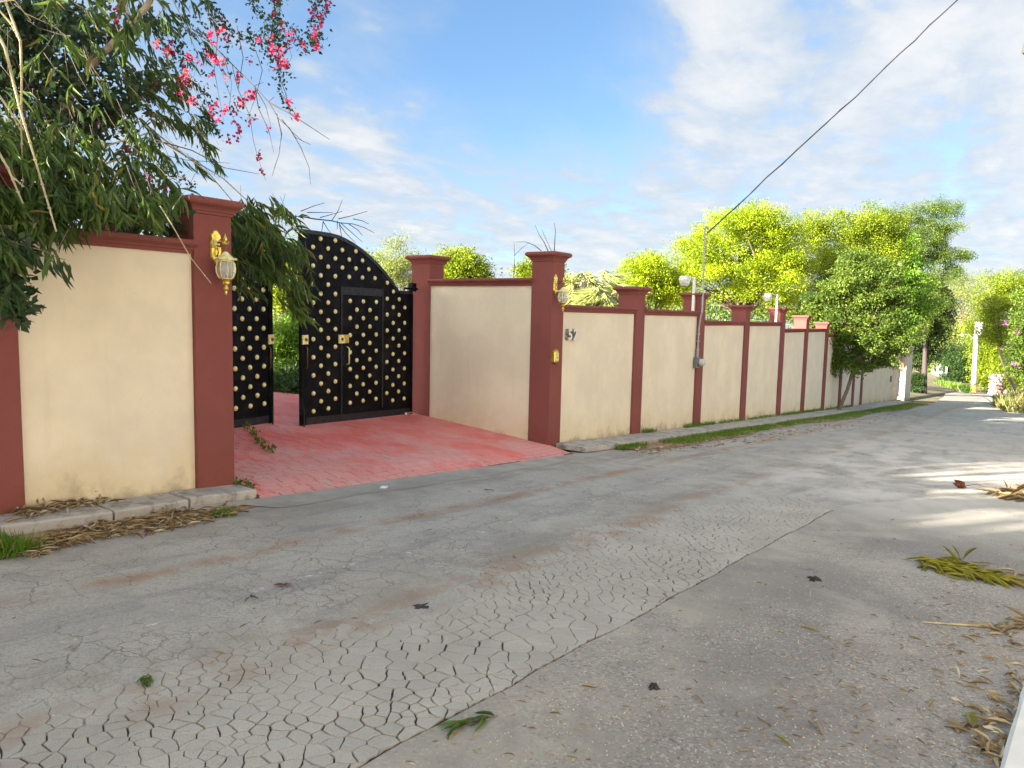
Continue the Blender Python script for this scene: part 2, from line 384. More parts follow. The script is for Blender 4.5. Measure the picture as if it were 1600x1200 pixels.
# ------------------------------------------------------------------ object helpers
WL = {}                                   # world location of every thing
def link(o): COL.objects.link(o); return o
def thing(name, label, cat, loc=(0, 0, 0), group=None):
    o = bpy.data.objects.new(name, None); o.empty_display_size = .2; link(o); o.location = tuple(float(v) for v in loc)
    o['label'] = label; o['category'] = cat
    if group: o['group'] = group
    WL[o.name] = np.array(loc, float); return o
def tag(o, label, cat, group=None):
    o['label'] = label; o['category'] = cat
    if group: o['group'] = group
    return o
def origin(o):
    return WL.get(o.name, np.zeros(3)) if o is not None else np.zeros(3)
def finish(name, me, mat, parent=None, loc=None):
    me.materials.append(MATS[mat]); o = bpy.data.objects.new(name, me); link(o)
    if parent is not None: o.parent = parent; WL[o.name] = origin(parent)
    elif loc is not None: o.location = loc; WL[o.name] = np.array(loc, float)
    return o


class MB:
    """collects faces in world space; build() links them as ONE mesh object"""
    def __init__(s): s.v = []; s.f = []; s.sm = []
    def add(s, vs, fs, smooth=False):
        k = len(s.v); s.v += [tuple(float(c) for c in v) for v in vs]
        s.f += [tuple(i+k for i in f) for f in fs]; s.sm += [smooth]*len(fs); return s
    def box(s, lo, hi, bev=0.0):
        if bev <= 0:
            x0, y0, z0 = lo; x1, y1, z1 = hi
            return s.add([(x0, y0, z0), (x1, y0, z0), (x1, y1, z0), (x0, y1, z0), (x0, y0, z1), (x1, y0, z1), (x1, y1, z1), (x0, y1, z1)],
                         [(0, 3, 2, 1), (4, 5, 6, 7), (0, 1, 5, 4), (1, 2, 6, 5), (2, 3, 7, 6), (3, 0, 4, 7)])
        bm = bmesh.new(); bmesh.ops.create_cube(bm, size=1.0)
        for v in bm.verts:
            v.co = Vector([(lo[i]+hi[i])/2 + v.co[i]*(hi[i]-lo[i]) for i in range(3)])
        bmesh.ops.bevel(bm, geom=bm.edges[:], offset=bev, segments=2, profile=.7, affect='EDGES')
        s.add([v.co for v in bm.verts], [[v.index for v in f.verts] for f in bm.faces]); bm.free(); return s
    def tube(s, pts, rad, n=6, cap=True):
        pts = [np.array(p, float) for p in pts]; m = len(pts)
        rads = [rad]*m if not hasattr(rad, '__len__') else rad
        ref = np.array([0.31, 0.17, 0.93]); vs = []; fs = []
        for i, p in enumerate(pts):
            t = pts[min(i+1, m-1)] - pts[max(i-1, 0)]; t = t/(np.linalg.norm(t)+1e-9)
            a = np.cross(t, ref); na = np.linalg.norm(a)
            a = a/na if na > 1e-4 else np.array([1., 0, 0]); b = np.cross(t, a)
            for k in range(n):
                w = 2*pi*k/n; vs.append(p + (a*cos(w)+b*sin(w))*rads[i])
        for i in range(m-1):
            for k in range(n): fs.append((i*n+k, i*n+(k+1) % n, (i+1)*n+(k+1) % n, (i+1)*n+k))
        s.add(vs, fs, True)
        if cap: s.add(vs[:n], [tuple(range(n))[::-1]]); s.add(vs[-n:], [tuple(range(n))])
        return s
    def lathe(s, c, prof_, n=16, smooth=True, axis=None, phase=0.0):
        """prof_: (radius, height) pairs, round +z (or round axis, a 3x3 of x,y,z columns)"""
        c = np.array(c, float); A = np.eye(3) if axis is None else np.array(axis, float); vs = []; fs = []
        for r_, h_ in prof_:
            for k in range(n):
                w = 2*pi*k/n + phase; vs.append(c + A @ np.array([r_*cos(w), r_*sin(w), h_]))
        for i in range(len(prof_)-1):
            for k in range(n): fs.append((i*n+k, i*n+(k+1) % n, (i+1)*n+(k+1) % n, (i+1)*n+k))
        s.add(vs, fs, smooth)
        s.add(vs[:n], [tuple(range(n))[::-1]]); s.add(vs[-n:], [tuple(range(n))]); return s
    def loft(s, rings, close_ends=True, smooth=False):
        n = len(rings[0]); vs = [p for r_ in rings for p in r_]; fs = []
        for i in range(len(rings)-1):
            for k in range(n): fs.append((i*n+k, i*n+(k+1) % n, (i+1)*n+(k+1) % n, (i+1)*n+k))
        s.add(vs, fs, smooth)
        if close_ends: s.add(rings[0], [tuple(range(n))[::-1]]); s.add(rings[-1], [tuple(range(n))])
        return s
    def mesh(s, name, off=np.zeros(3)):
        me = bpy.data.meshes.new(name)
        me.from_pydata([(v[0]-off[0], v[1]-off[1], v[2]-off[2]) for v in s.v], [], s.f)
        me.polygons.foreach_set('use_smooth', s.sm); me.update(); return me
    def build(s, name, mat, parent=None):
        return finish(name, s.mesh(name, origin(parent)), mat, parent)


def struct(o): o['kind'] = 'structure'; return o
def stuff(o): o['kind'] = 'stuff'; return o

# leaves: one template, many blades, built in one go
def blade_template(n=3, wid=1.0, fold=.18, droop=.22, peak=.38):
    """unit blade along +x (length 1), half width wid/2 at its broadest"""
    vs = [(0, 0, 0)]; 
    for i in range(1, n):
        t = i/n; w = wid*.5*(t/peak)**.8 if t < peak else wid*.5*((1-t)/(1-peak))**.75
        z = -droop*t*t
        vs += [(t, w, z+fold*w), (t, 0, z), (t, -w, z+fold*w)]
    vs.append((1, 0, -droop)); e = len(vs)-1; fs = [(0, 2, 1), (0, 3, 2)]
    for i in range(n-2):
        a = 1+3*i; fs += [(a, a+1, a+4, a+3), (a+1, a+2, a+5, a+4)]
    a = 1+3*(n-2); fs += [(a, a+1, e), (a+1, a+2, e)]
    return np.array(vs, float), fs
CARD = (np.array([(0, 0, 0), (.42, .5, .04), (1, 0, -.06), (.48, -.5, .04)], float), [(0, 3, 2, 1)])
def unit(v): return v/(np.linalg.norm(v, axis=-1, keepdims=True)+1e-9)
def scatter(name, tmpl, pos, ax, nrm, L, Wd, mat, parent=None, tone=None, rng=RNG):
    tv, tf = tmpl; N = len(pos)
    if N == 0: pos = np.zeros((1, 3)); ax = np.array([[1., 0, 0]]); nrm = np.array([[0, 0, 1.]]); L = np.array([.01]); Wd = np.array([.01]); N = 1
    ax = unit(ax); y = unit(np.cross(nrm, ax)); z = np.cross(ax, y)
    L = np.broadcast_to(L, N); Wd = np.broadcast_to(Wd, N)
    V = pos[:, None, :] + ax[:, None, :]*(tv[None, :, 0:1]*L[:, None, None]) + y[:, None, :]*(tv[None, :, 1:2]*Wd[:, None, None]) + z[:, None, :]*(tv[None, :, 2:3]*L[:, None, None])
    V = (V - origin(parent)).reshape(-1, 3); nv = len(tv)
    me = bpy.data.meshes.new(name); me.vertices.add(len(V)); me.vertices.foreach_set('co', V.ravel().astype(np.float32))
    sizes = np.array([len(f) for f in tf]); flat = np.concatenate([np.array(f) for f in tf])
    li = (flat[None, :] + (np.arange(N)*nv)[:, None]).ravel()
    starts = np.concatenate([[0], np.cumsum(np.tile(sizes, N))[:-1]])
    me.loops.add(len(li)); me.loops.foreach_set('vertex_index', li.astype(np.int32))
    me.polygons.add(len(starts)); me.polygons.foreach_set('loop_start', starts.astype(np.int32))
    me.polygons.foreach_set('loop_total', np.tile(sizes, N).astype(np.int32))
    if len(tf) > 1: me.polygons.foreach_set('use_smooth', np.ones(len(starts), bool))
    if tone is None: tone = rng.random(N)
    a = me.attributes.new('tone', 'FLOAT', 'FACE'); a.data.foreach_set('value', np.repeat(tone, len(tf)).astype(np.float32))
    me.update(calc_edges=True)
    return finish(name, me, mat, parent)
def rand_unit(n, rng=RNG): return unit(rng.normal(size=(n, 3)))

# ================================================================== SETTING
def grid_sheet(name, xs, ys, zf, mat, parent=None, jitter=None):
    """sheet over xs; ys may be an array or a function x -> array"""
    rows = [np.asarray(ys(x) if callable(ys) else ys, float) for x in xs]
    vs = []; fs = []; m = len(rows[0])
    for x, r_ in zip(xs, rows):
        for y in r_: vs.append((x, y, float(zf(x, y))))
    for i in range(len(xs)-1):
        for j in range(m-1): fs.append((i*m+j, (i+1)*m+j, (i+1)*m+j+1, i*m+j+1))
    b = MB(); b.add(vs, fs, True); return b.build(name, mat, parent)
def spaced(lo, hi, n): return np.linspace(lo, hi, n)

xs_g = np.concatenate([spaced(-400, -40, 10), spaced(-30, 60, 46), spaced(65, 160, 24), spaced(175, 700, 20)])
ys_g = np.concatenate([spaced(-500, -30, 12), spaced(-20, -1, 14), [-.2, .02, .08, .5, 1.5, 3, 5.1], spaced(8, 60, 12), spaced(80, 600, 12)])
struct(grid_sheet('ground', xs_g, ys_g, land_z, 'soil'))

# the road: nearly straight past the wall, then bending away and narrowing
XR = np.array([-60, 30, 42, 46, 52, 60, 70, 85, 100, 118, 135, 150, 180, 260])
YL = np.array([-.28, -.30, -.9, -1.6, -1.6, -1.1, -.6, .6, 2.0, 4.4, 7.0, 10.0, 18, 45])
YR = np.array([-11.5, -11, -9.0, -6.0, -5.0, -4.8, -4.9, -4.2, -1.6, 1.6, 4.0, 6.0, 12.5, 36])
def road_rows(x):
    a = np.interp(x, XR, YR); b_ = np.interp(x, XR, YL); return np.linspace(a, b_, 9)
road = grid_sheet('road', np.concatenate([spaced(-60, -12, 9), spaced(-10, 60, 71), spaced(62, 260, 50)]), road_rows, road_z, 'road_asphalt')
struct(road)
# side mouth beyond the bend, a pale sandy turning
struct(grid_sheet('side_lane', spaced(60, 82, 8), lambda x: np.linspace(-26, -4.0, 8), lambda x, y: road_z(x) - .012, 'apron_concrete'))
# younger, coarser strip of asphalt along the near edge
def patch_edge(x): return -.42*max(0, x-8.6)**1.25 - 4.22 - .030*(x-1.7) - .005*sin(x*1.9) - .008*sin(x*5.3+1) - .005*sin(x*13)
struct(grid_sheet('asphalt_strip', spaced(-10, 14.0, 110), lambda x: np.linspace(-11.2, patch_edge(x), 7), lambda x, y: road_z(x) + .010 - .006*float(np.clip((x-6.5)/2.5, 0, 1)), 'patch_asphalt'))

# crazed asphalt: every slab between the cracks is a piece
def voronoi_cells(x0, x1, y0, y1, size, rng):
    """cells of every size: seeds thrown at random, the closest pairs thinned by a spacing that varies from place to place"""
    raw = np.stack([rng.uniform(x0-.3, x1+.3, 16000), rng.uniform(y0-.3, y1+.3, 16000)], 1); pts = np.zeros((0, 2))
    for q in raw:
        s_ = size*(.50+.55*(.5+.5*sin(q[0]*2.3+1.5*sin(q[1]*3.1)))*(.6+.4*sin(q[1]*5+q[0])))*rng.uniform(.75, 1.35)
        if len(pts) == 0 or np.min((pts[:, 0]-q[0])**2+((pts[:, 1]-q[1])*1.12)**2) > s_*s_: pts = np.vstack([pts, q])
    cells = []
    for k, p in enumerate(pts):
        d = pts - p; dist = np.hypot(d[:, 0], d[:, 1]); nb = [i for i in np.argsort(dist)[1:26]]; sz = size*2.2
        poly = [(p[0]-sz, p[1]-sz), (p[0]+sz, p[1]-sz), (p[0]+sz, p[1]+sz), (p[0]-sz, p[1]+sz)]
        for i in nb:
            mx, my = (pts[i]+p)/2; nx_, ny_ = pts[i]-p; out = []
            for a in range(len(poly)):
                q, r_ = poly[a], poly[(a+1) % len(poly)]
                sq = (q[0]-mx)*nx_+(q[1]-my)*ny_; sr = (r_[0]-mx)*nx_+(r_[1]-my)*ny_
                if sq <= 0: out.append(q)
                if (sq <= 0) != (sr <= 0):
                    t = sq/(sq-sr); out.append((q[0]+(r_[0]-q[0])*t, q[1]+(r_[1]-q[1])*t))
            poly = out
            if len(poly) < 3: break
        cells.append(poly)
    return cells
def clip_y(poly, yfun, keep_above=True):
    out = []
    for a in range(len(poly)):
        q, r_ = poly[a], poly[(a+1) % len(poly)]
        sq, sr = q[1]-yfun(q[0]), r_[1]-yfun(r_[0])
        if not keep_above: sq, sr = -sq, -sr
        if sq >= 0: out.append(q)
        if (sq >= 0) != (sr >= 0):
            t = sq/(sq-sr); out.append((q[0]+(r_[0]-q[0])*t, q[1]+(r_[1]-q[1])*t))
    return out
def rough_outline(poly, gap, rng, wob=.0042):
    """shrink by half the crack and give the edge a broken line"""
    n = len(poly); c = np.mean(poly, 0); pts = []
    P = np.array(poly)
    for a in range(n):
        q, r_ = P[a], P[(a+1) % n]; l = np.hypot(*(r_-q))
        m_ = max(1, int(l/.028))
        for t in np.arange(m_)/m_:
            p = q+(r_-q)*t; d = c-p; L = np.hypot(*d)
            w_ = np.array([sin(p[0]*83+p[1]*61)+.7*sin(p[0]*171-p[1]*139), sin(p[0]*77-p[1]*89+2)+.7*sin(p[0]*155+p[1]*163+1)])*wob
            g_ = gap*(.60+1.15*(.5+.5*sin(p[0]*5.1+p[1]*8.7+2*sin(p[0]*7+p[1]*3)))*rng.uniform(.6, 1.4))
            pts.append(p + w_ + d/L*min(g_, L*.4))
    return pts
def slab_piece(poly, zf, top, depth, bev, rng):
    tilt = rng.uniform(-.011, .011, 2); c = np.mean(poly, 0); n = len(poly); vs = []
    for s_, zz in ((1.0, -depth), (1.0, top-bev), (1-bev/.07, top)):
        for p in poly:
            q = c+(p-c)*s_; vs.append((q[0], q[1], zf(q[0], q[1])+zz+(tilt@(q-c) if zz > 0 else 0)))
    fs = [(i*n+k, i*n+(k+1) % n, (i+1)*n+(k+1) % n, (i+1)*n+k) for i in range(2) for k in range(n)]
    fs.append(tuple(range(2*n, 3*n))); return vs, fs
rg = np.random.default_rng(5)
def band_top(x): return -3.02 - .035*x + .16*sin(x*1.3+.5) + .09*sin(x*3.7)
cells = []
for poly in voronoi_cells(-.6, 9.2, -4.7, -2.7, .098, rg):
    if len(poly) < 3: continue
    poly = clip_y(poly, lambda x: patch_edge(x)+.012)
    if len(poly) < 3: continue
    c = np.mean(poly, 0)
    A_ = .5*abs(sum(poly[i][0]*poly[(i+1) % len(poly)][1]-poly[(i+1) % len(poly)][0]*poly[i][1] for i in range(len(poly))))
    if c[1] > band_top(c[0]) or A_ < .0002 or c[0] < -.5 or c[0] > 8.5 + .25*sin(c[1]*6): continue
    cells.append((A_/(np.hypot(c[0], c[1]+6)**2.2), poly, c))
cells.sort(key=lambda q: -q[0])
rest = MB()
for k, (w_, poly, c) in enumerate(cells):
    t = np.clip((band_top(c[0])+.08-c[1])/.55, 0, 1)
    pl = rough_outline(poly, .0011+.0018*t, rg)
    vs, fs = slab_piece(pl, lambda x, y: float(road_z(x)), .0045+.0055*t, .004, .0035, rg)
    if k < 300:
        b = MB(); b.add(vs, fs); b.build('asphalt_piece', 'asphalt_slab', road)
    else: rest.add(vs, fs)
stuff(rest.build('asphalt_pieces', 'asphalt_slab', road))
# dirt lying in the cracks
b = MB()
xs_ = spaced(-.4, 8.3, 40)
for i in range(len(xs_)-1):
    a0, a1 = xs_[i], xs_[i+1]
    q = [(a0, patch_edge(a0)+.01), (a1, patch_edge(a1)+.01), (a1, band_top(a1)-.24), (a0, band_top(a0)-.24)]
    b.add([(x, y, float(road_z(x))+.0012) for x, y in q], [(0, 1, 2, 3)])
b.build('crack_dirt', 'crack_dirt', road)

# ------------------------------------------------------------------ driveway of red stamped concrete
def drive_edge(x): return -.42 - .02*(x-4) + .012*sin(x*2.3)
drive = grid_sheet('driveway', spaced(4.05, 9.62, 30), lambda x: np.concatenate([[drive_edge(x), -.3, -.15, 0], spaced(.3, 8.5, 12)]), lambda x, y: float(drive_z(x, y)) - .006, 'joint_red')
struct(drive)
rg = np.random.default_rng(21); setts = []
row = 0; yy = -.46
while yy < 8.0:
    hgt = .115*rg.uniform(.9, 1.1); x = 4.0 + rg.uniform(0, .15)
    while x < 9.62:
        wdt = rg.uniform(.15, .27); setts.append((x, yy, wdt, hgt)); x += wdt
    yy += hgt; row += 1
cand = []; rest = MB()
for (x, y, w_, h_) in setts:
    x1, y1 = min(x+w_, 9.60), y+h_
    if x1-max(x, 4.07) < .04: continue
    x0 = max(x, 4.07); gp = .0055
    def wav(px): return .035*sin(px*1.9) + .02*sin(px*4.1+1)
    poly = [(x0+gp, y+gp+wav(x0)), ((x0+x1)/2, y+gp+wav((x0+x1)/2)+rg.uniform(-.004, .004)), (x1-gp, y+gp+wav(x1)), (x1-gp+rg.uniform(-.004, .004), y1-gp+wav(x1)), ((x0+x1)/2, y1-gp+wav((x0+x1)/2)+rg.uniform(-.004, .004)), (x0+gp, y1-gp+wav(x0))]
    poly = clip_y(poly, lambda q: drive_edge(q)+.004)
    if len(poly) < 3: continue
    poly = [np.array(p) for p in poly]; c = np.mean(poly, 0)
    if c[1] > 2.3 and (c[0] < 4.4): continue
    cand.append((np.hypot(c[0], c[1]+6), poly))
cand.sort(key=lambda q: q[0])
for k, (d_, poly) in enumerate(cand):
    vs, fs = slab_piece(poly, lambda x, y: float(drive_z(x, y)), .0, .006, .0022, rg)
    if k < 300:
        b = MB(); b.add(vs, fs); b.build('stamped_sett', 'red_stamped', drive)
    else: rest.add(vs, fs)
stuff(rest.build('stamped_setts', 'red_stamped', drive))
# grey concrete apron between driveway and asphalt
struct(grid_sheet('apron', spaced(3.3, 11.2, 46), lambda x: np.linspace(-.80 - .05*sin(x*1.1) - .03*sin(x*4.7) + (.22 if x < 3.9 else 0) + max(0, x-9.9)*.12, drive_edge(x)+.03 if x < 9.75 else -.50, 5),
       lambda x, y: road_z(x) + .004 + max(0, (y+.62))*.08, 'apron_concrete'))

# ------------------------------------------------------------------ pavements
def paving(name, xs, front, back, top, drop, rgs, mat='concrete'):
    root_ = None; b0 = MB()
    b0.box((xs[0]+.03, front(xs[0])+.04, 0), (xs[0]+.04, back-.05, 0.001))
    bed = grid_sheet(name, spaced(xs[0]+.02, xs[-1]-.02, 24), lambda x: np.linspace(front(x)+.03, back, 4), lambda x, y: float(prof(x)) - .03, 'verge_soil')
    struct(bed)
    for i in range(len(xs)-1):
        a0, a1 = xs[i]+.008, xs[i+1]-.008; n = 6; rings = []
        dz = rgs.uniform(-.008, .008); tl = rgs.uniform(-.01, .01)
        for k in range(n+1):
            x = a0+(a1-a0)*k/n; f_ = front(x)+rgs.uniform(-.008, .008); z = float(prof(x))+top+dz+tl*(k/n-.5)
            rings.append([(x, f_, z-drop), (x, f_-.004, z-.014), (x, f_+.014, z), (x, back, z+.004), (x, back, z-drop)])
        b = MB(); b.loft(rings); b.build('paving_slab', mat, bed)
    return bed
rgp = np.random.default_rng(3)
paving('pavement', [2.02, 2.78, 3.42, 4.08], lambda x: -.36 + .02*(x-2)+.012*sin(x*4), .0, .0, .085, rgp)
paving('pavement', [-2.5, -.6, .7, 1.74], lambda x: -.34, .0, -.005, .085, rgp)
paving('pavement', [9.78, 11.15, 12.6, 14.1, 15.6, 17.2, 18.9, 20.6, 22.4, 24.2, 26.2, 28.4, 31, 34, 37.5, 41.5, 46], lambda x: -.56 + .03*sin(x*.9) - .010*max(0, x-12), .0, .0, .075, rgp)
# dirt and old mortar along the wall foot and in front of the kerb
struct(grid_sheet('verge', spaced(10.6, 46, 60), lambda x: np.linspace(-.98 - .16*sin(x*.55) - .06*sin(x*1.7) - .026*max(0, x-14) + .30*max(0, 11.6-x), -.55, 5), lambda x, y: road_z(x)+.010+.02*max(0, y+.95), 'verge_soil'))
struct(grid_sheet('kerb_dirt', spaced(.9, 4.15, 30), lambda x: np.linspace(-.72 - .22*max(0, 2.6-x) + .05*sin(x*5) + .16*max(0, x-3.2), -.33, 5), lambda x, y: road_z(x)+.006, 'verge_soil'))

# ================================================================== BOUNDARY WALLS
ZE = EYE
COPE = [(.0, 0), (.022, 0), (.024, .028), (.034, .032), (.040, .050), (.058, .066), (.066, .070), (.074, .078), (.078, .092), (.074, .108), (.062, .118)]
def coping(x0, x1, yface, thick, z0, axis='x', hscale=1.0):
    """crown moulding along both faces of the wall"""
    sec = [(yface-o, z0+h_*hscale) for o, h_ in COPE] + [(yface+thick+o, z0+h_*hscale) for o, h_ in COPE[::-1]]
    b = MB(); rings = []
    for x in (x0, x1):
        rings.append([(x, y, z) for y, z in sec] if axis == 'x' else [(y, x, z) for y, z in sec])
    b.loft(rings); return b
CAPP = [(.0, -.004), (.012, 0), (.014, .022), (.022, .026), (.028, .044), (.044, .062), (.056, .070), (.066, .076), (.078, .088), (.083, .104), (.080, .120), (.070, .134), (.050, .142)]
def square_cap(cx, cy, hx, hy, z0, s=1.0):
    b = MB(); rings = [[(cx-hx-o*s, cy-hy-o*s, z0+h_), (cx+hx+o*s, cy-hy-o*s, z0+h_), (cx+hx+o*s, cy+hy+o*s, z0+h_), (cx-hx-o*s, cy+hy+o*s, z0+h_)] for o, h_ in CAPP]
    b.loft(rings); return b
def pillar(wall, x0, x1, y0, y1, ztop, zbot, s=1.0):
    b = MB(); b.box((x0, y0, zbot), (x1, y1, ztop-.140), .009)
    pl = b.build('pillar', 'maroon_paint', wall)
    square_cap((x0+x1)/2, (y0+y1)/2, (x1-x0)/2, (y1-y0)/2, ztop-.142, s).build('pillar_cap', 'maroon_paint', pl)
    return pl
def panel(wall, x0, x1, y0, y1, ztop, mat='cream_render'):
    n = 4; rings = []
    for k in range(n+1):
        x = x0+(x1-x0)*k/n; zb = float(prof(x))-.12
        rings.append([(x, y0, zb), (x, y0, ztop), (x, y1, ztop), (x, y1, zb)])
    b = MB(); b.loft(rings); return b.build('wall_panel', mat, wall)

PF, PB = -.02, .36
wl = thing('boundary_wall', 'short cream wall bay between maroon pillars under hanging bamboo', 'wall', (3.0, 0, float(prof(3.0))))
zc = .457 + ZE
pillar(wl, 3.69, 4.06, PF, PB, .953+ZE, float(prof(3.9))-.12)
pillar(wl, 1.93, 2.31, PF, PB, .953+ZE, float(prof(2.1))-.12)
panel(wl, 2.312, 3.688, .022, .17, zc+.01)
coping(2.29, 3.715, .022, .148, zc).build('coping', 'maroon_paint', wl)
panel(wl, -2.6, 1.928, .022, .17, zc+.01); coping(-2.6, 1.95, .022, .148, zc).build('coping', 'maroon_paint', wl)

wr = thing('boundary_wall', 'long cream wall of many maroon-pillared bays stepping down along the road', 'wall', (20, 0, float(prof(20))))
PX = [(9.55, 9.90), (12.49, 12.87), (15.64, 16.03), (18.90, 19.28), (22.28, 22.66), (25.15, 25.53), (28.13, 28.51), (31.02, 31.40), (33.72, 34.10), (35.62, 36.0)]
PT = [.953, .550, .550, .350, .350, .155, -.05, -.05, -.25, -.25]
CB = [.045, .030, -.170, -.185, -.385, -.395, -.600, -.610, -.800]
for i, ((a0, a1), t) in enumerate(zip(PX, PT)):
    pillar(wr, a0, a1, PF, PB, t+ZE, float(prof(a1))-.15)
for i, z in enumerate(CB):
    x0, x1 = PX[i][1]+.002, PX[i+1][0]-.002
    panel(wr, x0, x1, .022, .17, z+ZE+.01); coping(x0-.02, x1+.022, .022, .148, z+ZE, hscale=.98).build('coping', 'maroon_paint', wr)

wa = thing('boundary_wall', 'cream wing wall beside the red driveway joining the gate to the road pillar', 'wall', (9.7, 1.4, float(drive_z(9.6, 1.4))))
b = MB(); rings = [[(9.58, y, float(prof(9.6))-.15), (9.58, y, .45+ZE), (9.73, y, .45+ZE), (9.73, y, float(prof(9.6))-.15)] for y in (PB+.002, 1.0, 1.7, 2.448)]
b.loft(rings); b.build('wall_panel', 'cream_render', wa)
coping(PB-.012, 2.468, 9.58, .15, .44+ZE, 'y').build('coping', 'maroon_paint', wa)
pillar(wa, 9.55, 9.92, 2.45, 2.86, .965+ZE, float(prof(9.6))-.1, 1.05)
# the matching wing on the near side of the driveway
wb = thing('boundary_wall', 'cream wing wall behind the lantern pillar, hidden by bamboo', 'wall', (3.9, 1.0, float(drive_z(3.9, 1.0))))
b = MB(); b.box((3.86, PB+.002, float(prof(4))-.2), (4.01, 1.5, .45+ZE)); b.build('wall_panel', 'cream_render', wb)
coping(PB-.012, 1.52, 3.86, .15, .44+ZE, 'y').build('coping', 'maroon_paint', wb)
pillar(wb, 3.68, 4.04, 1.5, 1.9, .953+ZE, float(prof(4))-.1)

# ================================================================== GATE
ARCH = [(.0, 1.085), (.3, 1.092), (.6, 1.094), (.8, 1.080), (.95, 1.052), (1.124, 1.008), (1.37, .925), (1.597, .822), (1.78, .728), (1.935, .634), (2.13, .495), (2.329, .335)]
def dome_mesh():
    b = MB(); b.lathe((0, 0, 0), [(.035, -.001), (.035, .005), (.030, .016), (.020, .024), (.008, .028)], 10)
    me = b.mesh('stud'); me.materials.append(MATS['brass']); return me
STUD = dome_mesh()
def gate_leaf(free, hinge, width, label, wicket):
    A = np.array(free, float); e = np.array(hinge, float)-A; e = e/np.hypot(*e)
    n = np.array([e[1], -e[0]]);  n = n if n[1] < 0 else -n                      # towards the road
    def P(u, w, z): q = A+e*u+n*w; return np.array([q[0], q[1], z])
    def zb(u): q = A+e*u; return float(drive_z(q[0], q[1]))+.018
    hz = P(width, 0, zb(width))
    lf = thing('gate_leaf', label, 'gate', hz)
    W_ = width; k = W_/2.74
    arch = [(u*k, z+ZE) for u, z in ARCH]
    outl = [(0, zb(0)), (W_, zb(W_)), (W_, .342+ZE)] + [(arch[-1][0]+.004, .340+ZE)] + arch[::-1]
    # sheet
    b = MB(); b.loft([[P(u, -.022, z) for u, z in outl], [P(u, .012, z) for u, z in outl]]); sh = b.build('sheet', 'black_paint', lf)
    # raised rim and rails
    def rail(b, pts, w_, w0, w1):
        """flat bar along pts (u,z); w_ = width to the inner side"""
        m = len(pts); rings = []
        for i in range(m):
            t = np.array(pts[min(i+1, m-1)])-np.array(pts[max(i-1, 0)]); t = t/(np.hypot(*t)+1e-9); nn = np.array([-t[1], t[0]])
            o_ = np.array(pts[i]); q = o_+nn*w_
            rings.append([P(o_[0], w0, o_[1]), P(q[0], w0, q[1]), P(q[0], w1, q[1]), P(o_[0], w1, o_[1])])
        b.loft(rings)
    b = MB(); rail(b, [(u, z+.002) for u, z in arch], -.055, -.026, .024); rail(b, [(arch[-1][0]+.03, .343+ZE), (W_-.005, .343+ZE)], -.05, -.025, .023)
    b.build('rim', 'black_paint_worn', lf)
    b = MB(); rail(b, [(-.004, zb(0)-.004), (-.004, arch[0][1]-.057)], -.085, -.026, .026); b.build('stile', 'black_paint', lf)
    b = MB(); rail(b, [(W_+.003, zb(W_)), (W_+.003, .29+ZE)], .06, -.024, .026); b.build('stile', 'black_paint', lf)
    b = MB(); rail(b, [(.09, zb(.09)+.004), (W_-.064, zb(W_-.06)+.004)], .10, -.023, .020); b.build('kick_rail', 'black_paint_worn', lf)
    b = MB(); b.tube([P(.03, .035, zb(0)+.22), P(.03, .035, zb(0)-.030)], .011, 8); b.build('drop_bolt', 'black_paint_worn', lf)
    # hinges
    b = MB(); q = P(W_-.02, .02, .36+ZE); b.box(q-np.array([.05, .05, .02]), q+np.array([.05, .05, .12]), .006)
    b.tube([P(W_-.25, .015, .385+ZE), P(W_+.17, .0, .385+ZE)], .018, 6); b.build('hinge', 'black_paint', lf)
    b = MB(); b.tube([P(W_-.16, .02, zb(W_)-.005+.03), P(W_+.16, .01, zb(W_)+.03)], .016, 6); b.lathe(P(W_-.2, .03, zb(W_)+.0), [(.03, 0), (.035, .02), (.02, .05)], 8); b.build('hinge', 'steel', lf)
    # studs on a diamond grid
    c0, c1 = (.845, 1.885) if wicket else (9, 9)
    def top_at(u): return np.interp(u, [a_[0] for a_ in arch]+[arch[-1][0]+.01, W_], [a_[1] for a_ in arch]+[.34+ZE, .34+ZE])
    pts = []
    if wicket:
        for kx in range(0, 17):
            u = .086+.1585*kx; off = -.298 if kx % 2 == 0 else -.167
            for j in range(-6, 8):
                z = off+.256*j+.020*u/.3*.35+ZE
                if c0-.03 < u < c1+.03 and z < .36+ZE+.07: continue
                if 1.95 < u: continue
                pts.append((u, z))
        for kx, u in enumerate((2.003, 2.171, 2.337, 2.503)):
            for j in range(-7, 4):
                z = (-.058 if kx % 2 == 0 else -.192)+.2555*j+ZE; pts.append((u, z))
        door = [(u, (-.118 if kx % 2 == 0 else -.247)+.256*j+ZE) for kx, u in enumerate((1.05, 1.211, 1.37, 1.535, 1.70)) for j in range(-6, 2)]
        door = [(u, z) for u, z in door if zb(u)+.22 < z < .18+ZE]
    else:
        for kx in range(0, 16):
            u = .186+.145*kx; off = -.14 if kx % 2 else -.012
            for j in range(-6, 6): pts.append((u, off+.2555*j+ZE))
        door = []
    pts = [(u, z) for u, z in pts if zb(u)+.165 < z < top_at(u)-.085 and .10 < u < W_-.10]
    zax = np.array([n[0], n[1], 0.0]); xa = np.array([e[0], e[1], 0.0]); ya = np.cross(zax, xa)
    R_ = Matrix((xa, ya, zax)).transposed().to_4x4()
    def stud(u, z, w_, par):
        o_ = bpy.data.objects.new('stud', STUD); link(o_); o_.parent = par
        M_ = R_.copy(); M_.translation = Vector(P(u, w_, z)-origin(par)); o_.matrix_local = M_
    for u, z in pts: stud(u, z, .0125, lf)
    # embossed lattice between neighbouring studs
    b = MB()
